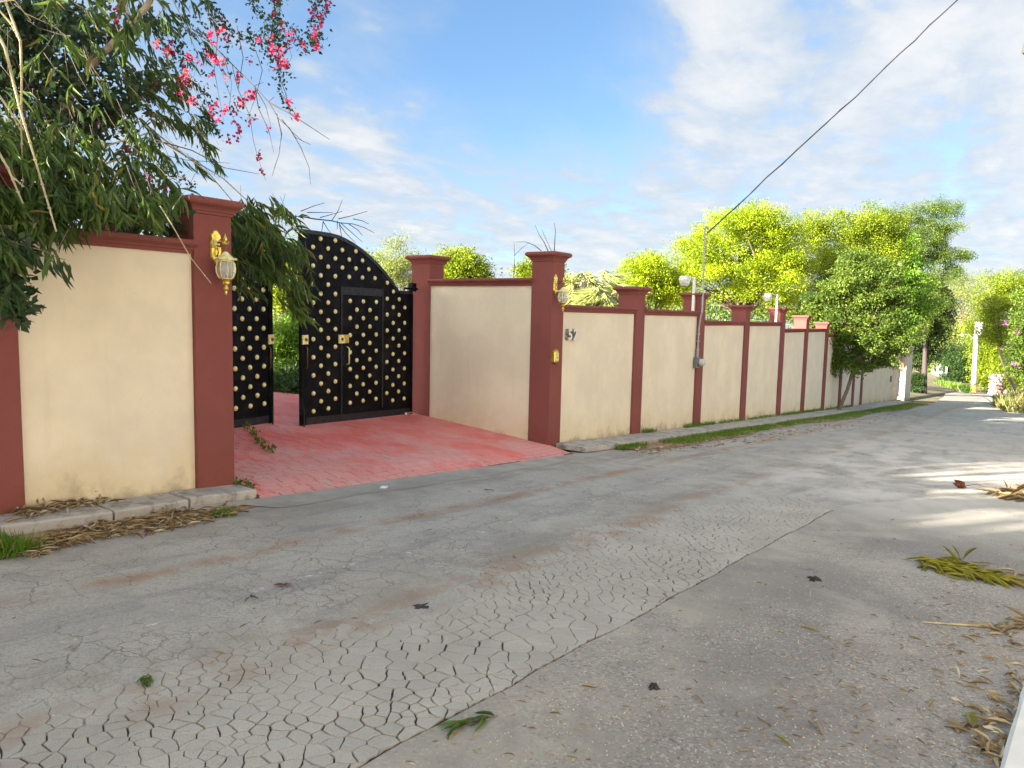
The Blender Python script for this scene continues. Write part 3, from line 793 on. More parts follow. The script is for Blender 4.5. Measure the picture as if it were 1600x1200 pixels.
    def lat(ps, w_):
        for i, (u, z) in enumerate(ps):
            for (u2, z2) in ps:
                if .10 < u2-u < .19 and .10 < abs(z2-z) < .155:
                    t = np.array([u2-u, z2-z]); t = t/np.hypot(*t); q = np.array([-t[1], t[0]])*.0045
                    b.loft([[P(u_+q[0]*s, w_+h_, z_+q[1]*s) for s, h_ in ((1, -.001), (.4, .004), (-.4, .004), (-1, -.001))] for u_, z_ in ((u, z), (u2, z2))])
    lat(pts, .012)
    stuff(b.build('lattice', 'black_paint', lf))
    def plate(b, u0, u1, z0, z1, w0, w1, bev=.004):
        b.loft([[P(u0, w0, z0), P(u1, w0, z0), P(u1, w0, z1), P(u0, w0, z1)], [P(u0, w1-bev, z0), P(u1, w1-bev, z0), P(u1, w1-bev, z1), P(u0, w1-bev, z1)],
                [P(u0+bev, w1, z0+bev), P(u1-bev, w1, z0+bev), P(u1-bev, w1, z1-bev), P(u0+bev, w1, z1-bev)]])
    def lockbox(par, u0, u1, z0, z1, mat, base):
        b = MB(); plate(b, u0, u1, z0, z1, base, base+.03, .006); b.build('lock', mat, par)
        b = MB(); b.lathe(P((u0+u1)/2, base+.030, (z0+z1)/2), [(.024, -.001), (.024, .010), (.016, .016)], 10, axis=np.array([xa, ya, zax]).T); b.build('keyhole_disc', 'steel' if mat == 'brass_bright' else 'aged_brass', par)
    lockbox(lf, .002, .105, -.485+ZE, -.355+ZE, 'brass', .026)
    b = MB(); b.tube([P(.085, .04, -.52+ZE), P(.085, .052, -.54+ZE), P(.085, .052, -.80+ZE), P(.085, .03, -.82+ZE)], .008, 8); b.build('pull_handle', 'aged_brass', lf)
    if wicket:
        b = MB(); zd = zb(.9)+.12
        plate(b, c0+.03, c1-.03, zd, .215+ZE, .0125, .020); wd = b.build('wicket_door', 'black_paint', lf)
        b = MB()
        for (u0, u1, z0, z1) in ((c0-.005, c0+.022, zd-.01, .35+ZE), (c1-.022, c1+.005, zd-.01, .35+ZE)): plate(b, u0, u1, z0, z1, .0125, .030)
        plate(b, c0+.024, c1-.024, .225+ZE, .345+ZE, .0125, .026); b.build('wicket_frame', 'black_paint_worn', lf)
        for u, z in door: stud(u, z, .0205, wd)
        b = MB(); lat(door, .0198); stuff(b.build('lattice', 'black_paint', wd))
        lockbox(lf, c0-.075, c0+.032, -.49+ZE, -.365+ZE, 'brass', .030); lockbox(wd, c0+.036, c0+.150, -.49+ZE, -.365+ZE, 'brass_bright', .0205)
        b = MB(); u = c0+.145; b.tube([P(u, .02, -.55+ZE), P(u, .055, -.565+ZE), P(u, .055, -.795+ZE), P(u, .02, -.81+ZE)], .010, 8); b.build('pull_handle', 'brass', wd)
    return lf
gate_leaf((6.635, 2.224), (9.34, 2.660), 2.74, 'arched black gate leaf with wicket door and brass studs beside the wing wall', True)
gate_leaf((6.382, 2.522), (5.564, 2.275), 2.42, 'black studded gate leaf half hidden behind bamboo and the lantern pillar', False)

# ================================================================== FIXTURES ON THE WALLS
def lantern(pos, label):
    """brass wall lantern; pos = centre of back plate on the pillar face; hangs out towards the road (-y)"""
    x, y, z = pos
    t = thing('wall_lantern', label, 'lantern', (x, y, z), 'brass lanterns on the gate pillars')
    # scalloped back plate
    out = [(0, .150), (.022, .143), (.030, .122), (.046, .112), (.050, .085), (.044, .06), (.052, .03), (.052, -.09), (.040, -.112), (.026, -.122), (.016, -.142), (0, -.150)]
    ol = out + [(-a, c) for a, c in out[-2:0:-1]]
    b = MB(); b.loft([[(x+a, y, z+c) for a, c in ol], [(x+a, y-.012, z+c) for a, c in ol], [(x+a*.86, y-.020, z+c*.93) for a, c in ol]]); bp = b.build('back_plate', 'brass_bright', t)
    b = MB(); b.lathe((x, y-.02, z+.03), [(.030, 0), (.026, .012), (.012, .022)], 12, axis=np.array([[1, 0, 0], [0, 0, 1], [0, -1, 0]]).T); b.build('boss', 'brass', bp)
    cy = y-.155                                        # lamp axis
    # scroll arm
    b = MB()
    sp = [(y-.015, z+.03), (y-.045, z+.005), (y-.075, z+.0), (y-.095, z+.030), (y-.085, z+.062), (y-.062, z+.058), (y-.06, z+.038)]
    b.tube([(x, a, c) for a, c in sp], [.008, .008, .008, .007, .006, .005, .004], 7)
    b.tube([(x, y-.02, z+.035), (x, y-.07, z+.036), (x, cy+.02, z+.036), (x, cy-.022, z+.036)], .0085, 8)
    b.tube([(x+.0, y-.03, z-.005), (x, y-.05, z-.045), (x, y-.03, z-.085), (x, y-.018, z-.075)], [.006, .006, .005, .004], 6)
    b.build('scroll_arm', 'aged_brass', t)
    b = MB(); b.lathe((x, cy, z), [(.010, .014), (.020, .018), (.022, .030), (.012, .038), (.016, .050), (.017, .068), (.010, .084), (.006, .092), (.002, .112)], 10)
    for sx_ in (-1, 1): b.tube([(x, cy, z+.03), (x+.03*sx_, cy, z+.03), (x+.036*sx_, cy, z+.045)], [.006, .005, .003], 6)
    b.tube([(x, cy, z+.03), (x, cy-.036, z+.03), (x, cy-.042, z+.045)], [.006, .005, .003], 6); b.build('finial', 'brass_bright', t)
    b = MB(); b.tube([(x, cy, z+.02), (x, cy, z-.055)], .006, 6); b.build('hanging_rod', 'aged_brass', t)
    # eight-sided roof, barrel of bent glass in a brass cage
    P8 = pi/8
    b = MB(); b.lathe((x, cy, z), [(.010, -.045), (.022, -.052), (.030, -.062), (.058, -.088), (.086, -.108), (.094, -.112), (.092, -.118), (.070, -.120)], 8, False, phase=P8)
    for k in range(8):
        w = 2*pi*k/8+P8; b.lathe((x+.092*cos(w), cy+.092*sin(w), z-.116), [(.005, 0), (.006, .010), (.002, .018)], 6)
    b.build('lamp_roof', 'brass', t)
    BAR = [(.060, -.126), (.074, -.150), (.080, -.185), (.078, -.222), (.064, -.262), (.050, -.278)]
    gl = MB()
    for k in range(8):
        w0, w1 = 2*pi*k/8+P8, 2*pi*(k+1)/8+P8
        vs = [(x+r_*cos(w), cy+r_*sin(w), z+h_) for r_, h_ in BAR for w in (w0, w1)]
        pn = MB(); pn.add(vs, [(2*i, 2*i+1, 2*i+3, 2*i+2) for i in range(len(BAR)-1)], True)
        pn.add([(x+(r_-.004)*cos(w), cy+(r_-.004)*sin(w), z+h_) for r_, h_ in BAR for w in (w0, w1)], [(2*i, 2*i+2, 2*i+3, 2*i+1) for i in range(len(BAR)-1)], True)
        pn.build('glass_pane', 'lamp_glass', t)
    b = MB()
    for k in range(8):
        w = 2*pi*k/8+P8; b.tube([(x+(r_+.002)*cos(w), cy+(r_+.002)*sin(w), z+h_) for r_, h_ in BAR], .0048, 5)
    b.lathe((x, cy, z), [(.062, -.118), (.068, -.122), (.066, -.130), (.060, -.132)], 16)
    b.build('cage', 'brass', t)
    b = MB(); b.lathe((x, cy, z-.20), [(.016, -.05), (.018, .0), (.014, .035), (.004, .055)], 10); b.build('bulb', 'frosted_glass', t)
    b = MB(); b.lathe((x, cy, z), [(.052, -.274), (.056, -.282), (.050, -.290), (.036, -.296), (.030, -.318), (.034, -.322), (.026, -.330), (.014, -.336), (.012, -.346), (.022, -.360), (.024, -.372), (.012, -.384), (.008, -.392), (.012, -.400), (.009, -.412), (.002, -.424)], 12); b.build('bottom_cup', 'brass_bright', t)
    return t
lp = at_y(336, 386, PF); lantern((lp[0]-.0, PF-.001, lp[2]), 'brass lantern on the near pillar beside the bamboo over the gate')
lp = at_y(867, 444, PF); lantern((lp[0], PF-.001, lp[2]), 'brass lantern on the tall road pillar above the house number')

# door bell box
q = at_y(865, 557, PF); x, z = q[0], q[2]
t = thing('doorbell_box', 'small brass bell box with peaked top on the road pillar under the lantern', 'doorbell', (x, PF, z))
b = MB(); ol = [(-.065, -.085), (.065, -.085), (.065, .075), (.03, .10), (0, .118), (-.03, .10), (-.065, .075)]
b.loft([[(x+a, PF-.001, z+c) for a, c in ol], [(x+a, PF-.05, z+c) for a, c in ol], [(x+a*.8, PF-.062, z+c*.84) for a, c in ol]]); b.build('housing', 'brass_bright', t)
b = MB()
for s_ in (-1, 0, 1): b.box((x+.028*s_-.008, PF-.070, z-.06), (x+.028*s_+.008, PF-.0615, z+.06), .003)
b.build('grille_bars', 'brass', t)
b = MB(); b.lathe((x, PF-.03, z), [(.02, -.084), (.03, -.092), (.018, -.104), (.008, -.112), (.014, -.122), (.004, -.134)], 10); b.build('finial', 'aged_brass', t)
b = MB(); b.lathe((x, PF-.064, z-.02), [(.012, -.003), (.012, .008), (.006, .011)], 10, axis=np.array([[1, 0, 0], [0, 0, 1], [0, -1, 0]]).T); b.build('button', 'steel', t)

# house number: thick cut-out digits standing off the panel
def digit(ch, x, z, h_, dep, par):
    c = bpy.data.curves.new('digit', 'FONT'); c.body = ch; c.size = h_*1.42; c.extrude = dep/2; c.offset = .006; c.bevel_depth = .002
    o_ = bpy.data.objects.new('digit_curve', c); link(o_); bpy.context.view_layer.update()
    dg = bpy.context.evaluated_depsgraph_get(); me = bpy.data.meshes.new_from_object(o_.evaluated_get(dg)); me.name = 'digit'
    bpy.data.objects.remove(o_)
    pr = origin(par); v = np.empty(len(me.vertices)*3); me.vertices.foreach_get('co', v); v = v.reshape(-1, 3)
    w = np.stack([x+v[:, 0]*1.12, .022-.006-dep/2 - v[:, 2], z+v[:, 1]], 1) - pr
    me.vertices.foreach_set('co', w.ravel()); me.update(); me.materials.clear(); o_ = finish('digit', me, 'white_paint', par); me.materials.append(MATS['digit_side'])
    for p_ in me.polygons: p_.material_index = 0 if p_.normal.y < -.6 else 1
    return o_
q = at_y(881.5, 531, .0)
hn = thing('house_number', 'raised white house number 52 on the first cream bay', 'house number', (q[0], .02, q[2]))
digit('5', q[0]+.05, q[2]+.003, .165, .060, hn); digit('2', q[0]+.215, q[2]+.003, .165, .060, hn)

# electricity meter with conduit and mast
qm = at_y(1088, 566, -.05); qt = at_y(1098.5, 357, -.05)
mt = thing('electric_meter', 'grey electricity meter with a tall conduit mast on a wall pillar', 'meter', (15.7, -.02, qm[2]))
mx, mz = 15.60, qm[2]; AX = np.array([[1, 0, 0], [0, 0, 1], [0, -1, 0]]).T
b = MB(); b.box((mx-.09, -.075, mz-.13), (mx+.09, .0, mz+.11), .012); b.lathe((mx, -.073, mz), [(.088, 0), (.088, .035), (.080, .042)], 18, axis=AX); b.build('socket_box', 'grey_plastic', mt)
b = MB(); b.lathe((mx, -.115, mz), [(.079, 0), (.079, .05), (.070, .085), (.045, .105), (.01, .110)], 18, axis=AX); b.build('glass_cover', 'frosted_glass', mt)
b = MB(); b.lathe((mx, -.116, mz), [(.06, 0), (.06, .035), (.05, .045)], 14, axis=AX); b.build('dial', 'white_paint', mt)
b = MB(); b.tube([(mx, -.04, mz+.10), (mx, -.04, mz+.28)], .030, 8); b.build('conduit_base', 'galvanised', mt)
b = MB(); b.tube([(mx, -.04, mz+.27), (mx+.005, -.045, mz+.75), (mx+.0, -.075, .045+ZE), (mx+.02, -.10, .16+ZE), (qt[0], -.09, qt[2])], .020, 8)
b.tube([(qt[0], -.09, qt[2]-.01), (qt[0]+.02, -.11, qt[2]+.03), (qt[0]+.07, -.13, qt[2]+.02), (qt[0]+.08, -.135, qt[2]-.02)], .022, 8); b.build('mast', 'galvanised', mt)
for zz in (mz+.28, mz+.46, mz+.62): 
    b = MB(); b.box((mx-.035, -.072, zz-.012), (mx+.035, .0, zz+.012), .003); b.build('strap', 'galvanised', mt)

# service cable to a post across the road (post out of the frame)
p0 = np.array([qt[0]+.05, -.13, qt[2]-.10]); q1 = at_y(1500, -2, -4.2); p1 = p0+(q1-p0)*1.75; p1[2] += .25
def catenary(a, c, sag, n, wig=0.0, rg=np.random.default_rng(9)):
    out = []
    for i in range(n+1):
        s = i/n; p = a+(c-a)*s; p = p.copy(); p[2] -= sag*4*s*(1-s); p += rg.normal(size=3)*wig*(0 < i < n); out.append(p)
    return out
b = MB(); pts = catenary(p0, p1, .10, 30, .010); b.tube(pts, .0135, 6); pts2 = [p+np.array([0, .012*sin(i*2.1), .014*cos(i*2.1)]) for i, p in enumerate(pts)]; b.tube(pts2, .009, 5)
tag(b.build('service_cable', 'dark_wire'), 'black twisted service cable rising from the meter mast across the sky', 'cable')
# street lamp whose head just reaches into the picture
q = at_depth(1597, 72, 13.0)
lt = thing('street_lamp', 'olive street lamp head on an arm, cut by the frame edge', 'street lamp', (q[0]+.2, q[1]-2.2, float(road_z(q[0]))))
b = MB(); b.tube([(q[0]+.2, q[1]-2.2, float(road_z(q[0]))-.1), (q[0]+.2, q[1]-2.2, q[2]+.2)], [.10, .07], 10); b.build('pole', 'wood_pole', lt)
b = MB(); b.tube([(q[0]+.2, q[1]-2.2, q[2]-.3), (q[0]+.1, q[1]-1.2, q[2]+.15), (q[0], q[1]-.35, q[2]+.12)], .028, 8); b.build('arm', 'galvanised', lt)
b = MB(); b.lathe((q[0], q[1]-.12, q[2]), [(.05, .16), (.09, .12), (.12, -.12), (.10, -.14)], 12); b.build('lamp_head', 'lamp_olive', lt)

# floodlights on white posts behind the wall
def floodlight(px, ytop, ybase, hx, label, big):
    q0 = at_y(px, ytop, .10); q1 = at_y(px-.5, ybase, .10); h0 = at_y(hx, ytop+4, .10)
    t = thing('floodlight', label, 'floodlight', (q1[0], .10, q1[2]), 'floodlights on white posts behind the wall')
    w_ = .030 if big else .026
    b = MB(); b.box((q1[0]-w_, .07, q1[2]-.10), (q1[0]+w_, .13, q0[2]), .006); b.build('post', 'white_paint', t)
    b = MB(); b.tube([(q0[0], .10, q0[2]-.03), ((q0[0]+h0[0])/2, .10, q0[2]+.0), (h0[0], .10, q0[2]-.03)], .014, 8); b.build('arm', 'white_paint', t)
    x, y, z = h0[0], .10, q0[2]-.03
    ring = lambda s, zz: [(x-.115*s, y-.085*s, zz), (x+.115*s, y-.085*s, zz), (x+.115*s, y+.085*s, zz), (x-.115*s, y+.085*s, zz)]
    b = MB(); b.loft([ring(.6, z+.035), ring(.9, z+.02), ring(1, z-.05), ring(.98, z-.075)]); b.build('lamp_housing', 'white_paint', t)
    b = MB(); b.loft([ring(.90, z-.074), ring(.86, z-.12), ring(.66, z-.175), ring(.4, z-.185)]); b.build('diffuser', 'frosted_glass', t)
floodlight(1083.5, 433, 486, 1070, 'floodlight on a white post beside the meter mast', True)
floodlight(1213, 460, 499, 1200, 'floodlight on a white post further along the wall', False)

# ================================================================== BEYOND THE WALL'S END
xw0, xw1 = 36.05, 45.6
nw = thing('neighbour_wall', 'plain pale wall continuing past the last maroon pillar', 'wall', (40, 0, float(prof(40))))
panel(nw, xw0, xw1, .05, .22, -1.90+ZE, 'neighbour_render'); 
b = MB(); b.box((xw0, .02, -1.895+ZE), (xw1, .25, -1.80+ZE), .02); b.build('coping', 'pink_render', nw)
b = MB(); q = at_y(1392, 592, .02); b.box((q[0]-.10, -.03, q[2]-.16), (q[0]+.10, .05, q[2]+.16), .02); b.build('letter_box', 'grey_plastic', nw)
ga = thing('arched_gateway', 'pink arched gateway with an iron gate at the end of the pale wall', 'gateway', (47.8, .1, float(prof(47.8))))
for x0, x1 in ((45.65, 46.35), (49.2, 49.75)):
    b = MB(); b.box((x0, -.12, float(prof(x0))-.3), (x1, .45, -1.62+ZE), .02); pl = b.build('post', 'pale_render', ga)
    square_cap((x0+x1)/2, .16, (x1-x0)/2, .285, -1.63+ZE).build('cap', 'pink_render', pl)
b = MB(); n = 12; gz = float(prof(47.8)); zt = -1.75+ZE; cx_, rw = 47.78, 1.40
out = [(46.36, gz+1.6)] + [(cx_-rw*cos(pi*k/n), gz+1.6+.75*sin(pi*k/n)) for k in range(n+1)] + [(49.19, gz+1.6), (49.19, zt), (46.36, zt)]
for k in range(n):
    a0, a1 = pi*k/n, pi*(k+1)/n; x0, x1 = cx_-rw*cos(a0), cx_-rw*cos(a1)
    q0, q1 = gz+1.6+.75*sin(a0), gz+1.6+.75*sin(a1)
    b.loft([[(x0, .0, q0), (x0, .0, zt), (x0, .3, zt), (x0, .3, q0)], [(x1, .0, q1), (x1, .0, zt), (x1, .3, zt), (x1, .3, q1)]])
b.build('arch', 'pink_render', ga)
ig = MB()
for k in range(13):
    x = 46.42+k*.2308; ig.tube([(x, .2, gz+.05), (x, .2, gz+1.75)], .022, 5)
for zz in (.15, .95, 1.65): ig.box((46.37, .185, gz+zz), (49.18, .215, gz+zz+.04))
ig.build('iron_gate', 'dark_wire', ga)
ew = thing('end_wall', 'pale wall stub after the gateway, its upper part catching the sun', 'wall', (50.9, .1, float(prof(51))))
b = MB(); b.loft([[(49.8, -.05, float(prof(50))-.3), (49.8, -.05, -1.95+ZE), (49.8, .3, -1.95+ZE), (49.8, .3, float(prof(50))-.3)], [(52.4, -.05, float(prof(52.4))-.3), (52.4, -.05, -1.62+ZE), (52.4, .3, -1.62+ZE), (52.4, .3, float(prof(52.4))-.3)]]); b.build('wall_panel', 'pale_render', ew)
b = MB(); b.box((52.0, -.1, -1.7+ZE), (52.45, .35, -1.48+ZE), .02); b.build('end_block', 'pale_render', ew)
# thin post standing behind the gateway
q = at_y(1415, 560, 1.2); q2 = at_y(1416, 517, 1.2); b = MB(); b.tube([(q[0], 1.2, float(prof(q[0]))), (q2[0], 1.2, q2[2])], .11, 8); tag(b.build('timber_post', 'wood_pole'), 'sunlit timber post rising behind the arched gateway', 'post')

# utility pole with transformer and lamp arm
P0 = at_ground(1521, 613); D = float((P0-CAM)@_F); top = at_depth(1526.5, 503, D)
up_ = thing('utility_pole', 'pale utility pole with transformer and lamp arm by the lane bend', 'utility pole', P0)
b = MB(); b.tube([P0-[0, 0, .5], P0+(top-P0)*.5, top], [.31, .26, .21], 12); b.build('pole', 'wood_pole', up_)
b = MB(); b.tube([P0-[0, 0, .1], P0+(top-P0)*.10], [.33, .325], 12); b.build('painted_foot', 'pole_yellow', up_)
tr = at_depth(1530, 513, D); b = MB(); b.lathe(tr-[0, 0, .75], [(.34, 0), (.40, .08), (.40, 1.35), (.32, 1.45), (.1, 1.5)], 14); tp = b.build('transformer', 'white_paint', up_)
b = MB()
for s_ in (-.2, .2): b.lathe(tr+np.array([s_, 0, .72]), [(.06, 0), (.10, .08), (.06, .16), (.09, .24), (.03, .34)], 8)
b.build('insulator', 'grey_plastic', tp)
a0, a1 = at_depth(1523, 531, D), at_depth(1504, 523, D); am = (a0+a1)/2+[0, 0, .25]
b = MB(); b.tube([a0, am, a1], .10, 6); b.lathe(a1-[0, 0, .1], [(.12, .2), (.22, .1), (.20, -.05)], 8); b.build('lamp_arm', 'galvanised', up_)

# rough stone gate post with tumbled stones, far white fence
P0 = at_ground(1556, 618); D = float((P0-CAM)@_F); top = at_depth(1556, 583, D); s = D/FPX
sp_ = thing('stone_pillar', 'rough pillar of pink and white stones beside the lane', 'pillar', P0)
rs = np.random.default_rng(4); hgt = top[2]-P0[2]
b = MB(); b.box(P0+np.array([-.42, -.42, -.4]), P0+np.array([.42, .42, hgt-.05]), .05); b.build('core', 'stone', sp_)
for j in range(7):
    for k in range(9):
        w = 2*pi*(k+.5*(j % 2))/9; r_ = .50; c = P0+np.array([r_*cos(w), r_*sin(w), hgt*(j+.5)/7]); sz = rs.uniform(.15, .24)
        b = MB(); b.lathe(c-[0, 0, sz*.7], [(sz*.5, 0), (sz, sz*.4), (sz*.9, sz*1.0), (sz*.4, sz*1.4)], 6, phase=rs.uniform(0, 3)); b.build('stone', 'red_stone' if rs.random() < .38 else 'pale_stone', sp_)
for k, slab_ in enumerate(('squat pinkish stone leaning on the foot of the stone pillar', 'large pale stone in the heap beside the stone pillar', 'middle-sized pale stone in the heap beside the stone pillar', 'reddish stone furthest out from the stone pillar')):
    c = at_ground(1566+5*k, 616+2*(k % 2)); sz = (.30, .48, .36, .30)[k]
    b = MB(); b.lathe(c, [(sz*.7, 0), (sz, sz*.35), (sz*.8, sz*.9), (sz*.3, sz*1.2)], 7, phase=rs.uniform(0, 3)); tag(b.build('loose_stone', 'pale_stone' if k % 3 else 'red_stone'), slab_, 'stone', 'loose stones by the stone pillar')
fa, fb, fc = at_ground(1455, 587), at_ground(1478, 598), at_ground(1488, 602)
fn = thing('board_fence', 'pale board fence by the far bend under dark trees', 'fence', fa)
D = float((fa-CAM)@_F); fh = (at_depth(1455, 565, D)-at_depth(1455, 587, D))[2]
npl = 22
for i in range(npl):
    q0 = fa+(fb-fa)*i/npl; q1 = fa+(fb-fa)*(i+.93)/npl; nrm_ = np.array([(fb-fa)[1], -(fb-fa)[0], 0]); nrm_ = nrm_/np.linalg.norm(nrm_)*.06
    hh = fh*(1.0-.12*i/npl)+.05*rs.random()
    b = MB(); b.loft([[q0-nrm_-[0, 0, .3], q1-nrm_-[0, 0, .3], q1+nrm_-[0, 0, .3], q0+nrm_-[0, 0, .3]], [q0-nrm_+[0, 0, hh], q1-nrm_+[0, 0, hh], q1+nrm_+[0, 0, hh], q0+nrm_+[0, 0, hh]]]); b.build('board', 'fence_board', fn)

# white painted kerb at the near edge of the road
q0, q1 = at_ground(1600, 1080), at_ground(1566, 1200)
b = MB(); rings = []
rk = np.random.default_rng(8)
for k in range(9):
    s_ = -.05+1.9*k/8; e0 = q0+(q1-q0)*s_; z = float(road_z(e0[0])); j = rk.uniform(-.004, .004)
    rings.append([(e0[0], e0[1]+j, z-.1), (e0[0], e0[1]+j, z+.045), (e0[0], e0[1]-.015, z+.06), (e0[0], e0[1]-.9, z+.065), (e0[0], e0[1]-.9, z-.1)])
b.loft(rings); tag(b.build('white_kerb', 'white_paint'), 'white painted kerb corner beside the drift of dry leaves', 'kerb')

# two-storey pale house added unseen behind the camera to bounce sunlight onto the walls
hs = thing('house', 'pale two-storey house added out of the picture to bounce sunlight across the road', 'house', (6, -15, float(prof(6))))
hx0, hx1, hy, hz, ht = -12.0, 24.0, -12.5, float(prof(6)), 6.4
b = MB(); b.box((hx0, hy-8, hz-2.2), (hx1, hy, hz+ht)); wh = b.build('wall', 'pale_render', hs)
b = MB(); b.box((hx0-.2, hy-8.2, hz+ht+.003), (hx1+.2, hy+.3, hz+ht+.3), .02); b.build('roof_slab', 'far_white_wall', hs)
for k in range(7):
    for zz in (1.0, 3.9):
        x = hx0+3+k*5; b = MB(); b.box((x-.7, hy-.05, hz+zz), (x+.7, hy+.05, hz+zz+1.2), .02); w_ = b.build('window', 'white_paint', hs)
        b = MB(); b.box((x-.6, hy+.045, hz+zz+.1), (x+.6, hy+.06, hz+zz+1.1)); b.build('pane', 'grey_plastic', w_)

# ================================================================== VEGETATION
# gaps in the leaves through which the sun reaches the ground and walls
GAPS = [(at_x(735, 530, 9.57), -.08), (at_x(697, 474, 9.57), -.12), (at_x(712, 492, 9.57), -.14),
        (at_x(648, 417, 9.55), -.10), (at_x(636, 421, 9.55), -.11), (at_x(630, 442, 9.55), -.10), (at_x(640, 402, 9.55), -.08),
        (at_ground(1592, 735), .8), (at_ground(1575, 765), .35), (at_ground(1596, 812), .25)]
def sunlit_keep(pos, margin=.0):
    keep = np.ones(len(pos), bool)
    for P_, r_ in GAPS:
        d = pos - P_; t = d @ SUN_DIR; perp = np.linalg.norm(d - np.outer(t, SUN_DIR), axis=1)
        keep &= ~((t > 0) & (perp < r_ + margin + .0045*np.maximum(t, 0)))
    return keep

def crown_leaves(ells, n_clump, per, clump_r, rng, shell=.55):
    """leaf positions gathered in clumps through the ellipsoids; returns positions, outward dirs and the clump centres"""
    vol = np.array([e_[1][0]*e_[1][1]*e_[1][2] for e_ in ells])**.67; pick = rng.choice(len(ells), n_clump, p=vol/vol.sum())
    C0 = np.array([e_[0] for e_ in ells])[pick]; R0 = np.array([e_[1] for e_ in ells])[pick]
    d = rand_unit(n_clump, rng); rr = rng.random(n_clump)**shell*np.where(rng.random(n_clump) < .13, rng.uniform(1.05, 1.30, n_clump), 1.0)
    cc = C0 + d*R0*rr[:, None]
    cr = clump_r*rng.uniform(.45, 1.25, n_clump); cnt = np.maximum(4, (per*rng.uniform(.5, 1.5, n_clump)*(cr/clump_r)**1.5)).astype(int)
    idx = np.repeat(np.arange(n_clump), cnt)
    off = np.clip(rng.normal(size=(len(idx), 3)), -1.7, 1.7)*cr[idx, None]*np.array([.58, .58, .36])
    return cc[idx]+off, unit(off + d[idx]*.25), cc, idx
def grow_tree(name, label, base, ells, mat, n_clump=120, per=90, clump_r=.5, leaf=.11, aspect=.5, trunk_r=.16, bark='bark', seed=1, group=None, limbs=14, cat='tree', droop=0.0, keepfun=None, extra=None, lean=None, tmpl=None, trunk=True):
    rng = np.random.default_rng(seed); base = np.array(base, float)
    t = thing(name, label, cat, base, group)
    pos, out, cc, idx = crown_leaves(ells, int(n_clump*1.25), int(per*1.45), clump_r*.92, rng); n_clump = int(n_clump*1.25)
    kp = sunlit_keep(pos, leaf*.55)
    if keepfun is not None: kp &= keepfun(pos)
    pos, out, idx = pos[kp], out[kp], idx[kp]; N = len(pos)
    ax = unit(out*.6 + rng.normal(size=(N, 3))*.55 + np.array([0, 0, -droop])); nrm = unit(np.array([0, 0, .75]) + rng.normal(size=(N, 3))*.65 + out*.35)
    tone = np.clip(rng.normal(.45, .22, N) + (rng.random(n_clump)[idx]-.5)*.75, 0, .93)
    tone = np.where(rng.random(N) < .012, .99, tone)
    scatter('crown', tmpl or CARD, pos, ax, nrm, leaf*rng.uniform(.6, 1.35, N), leaf*aspect*rng.uniform(.7, 1.25, N), mat, t, tone, rng)
    if trunk:
        ctr = np.mean([e_[0] for e_ in ells], 0); low = min(e_[0][2]-e_[1][2]*.5 for e_ in ells)
        fork = base + (ctr-base)*.5; fork[2] = max(base[2]+.5, min(low, base[2]+(ctr[2]-base[2])*.55))
        if lean is not None: fork = np.array(lean, float)
        b = MB(); m0 = base*.5+fork*.5+rng.normal(size=3)*trunk_r*.6; m0[2] = (base[2]+fork[2])/2
        b.tube([base-[0, 0, .25], base+[0, 0, .05], m0, fork], [trunk_r*1.35, trunk_r*1.08, trunk_r*.9, trunk_r*.72], 8)
        for k in rng.choice(n_clump, min(limbs, n_clump), replace=False):
            e_ = cc[k]; m_ = fork*.45+e_*.55 + rng.normal(size=3)*.09*np.linalg.norm(e_-fork)*.5; m_[2] += .06*np.linalg.norm(e_-fork)
            b.tube([fork, fork*.75+m_*.25, m_, e_], [trunk_r*.42, trunk_r*.30, trunk_r*.16, trunk_r*.05], 6)
        b.build('trunk', bark, t)
    return t, cc
def E_(cx, cy, rx, ry, D, dz=1.0):
    """crown lobe seen at pixel (cx,cy) with radii in pixels, at distance D"""
    s = D/FPX; return (at_depth(cx, cy, D), np.array([rx*s, rx*s*dz, ry*s]))
def foot(px, D, y=None):
    p = at_depth(px, 600, D); z = float(land_z(p[0], p[1])) if p[1] > .05 else float(land_z(p[0], p[1])); return np.array([p[0], p[1], z])

# --- trees behind the wall, from the gate outwards
grow_tree('tree', 'pale feathery tree seen over the gate pillar beyond the garden', foot(620, 30), [E_(618, 408, 32, 40, 30), E_(655, 425, 34, 32, 31), E_(600, 430, 25, 35, 30), E_(690, 425, 20, 26, 31)], 'pale_leaf', 150, 90, .42, .085, .4, .13, seed=21, droop=.2)
grow_tree('tree', 'bright green bushy tree above the wing wall coping', foot(725, 24), [E_(722, 418, 36, 28, 24), E_(700, 440, 26, 22, 24), E_(752, 438, 18, 22, 24)], 'lime_leaf_deep', 120, 100, .34, .09, .5, .12, seed=22)
grow_tree('shrub', 'small lime shrub tip above the wall by the tall road pillar', foot(838, 19), [E_(828, 430, 22, 20, 19), E_(872, 425, 10, 18, 19)], 'lime_leaf_deep', 46, 90, .22, .075, .5, .05, seed=23, cat='shrub')
grow_tree('tree', 'lime green tree rounded above the second maroon pillar', foot(1010, 27), [E_(1008, 432, 40, 34, 27), E_(1045, 450, 36, 34, 27.5), E_(985, 462, 24, 26, 26.5), E_(1022, 398, 10, 12, 27)], 'lime_leaf', 200, 140, .38, .082, .5, .14, seed=24)
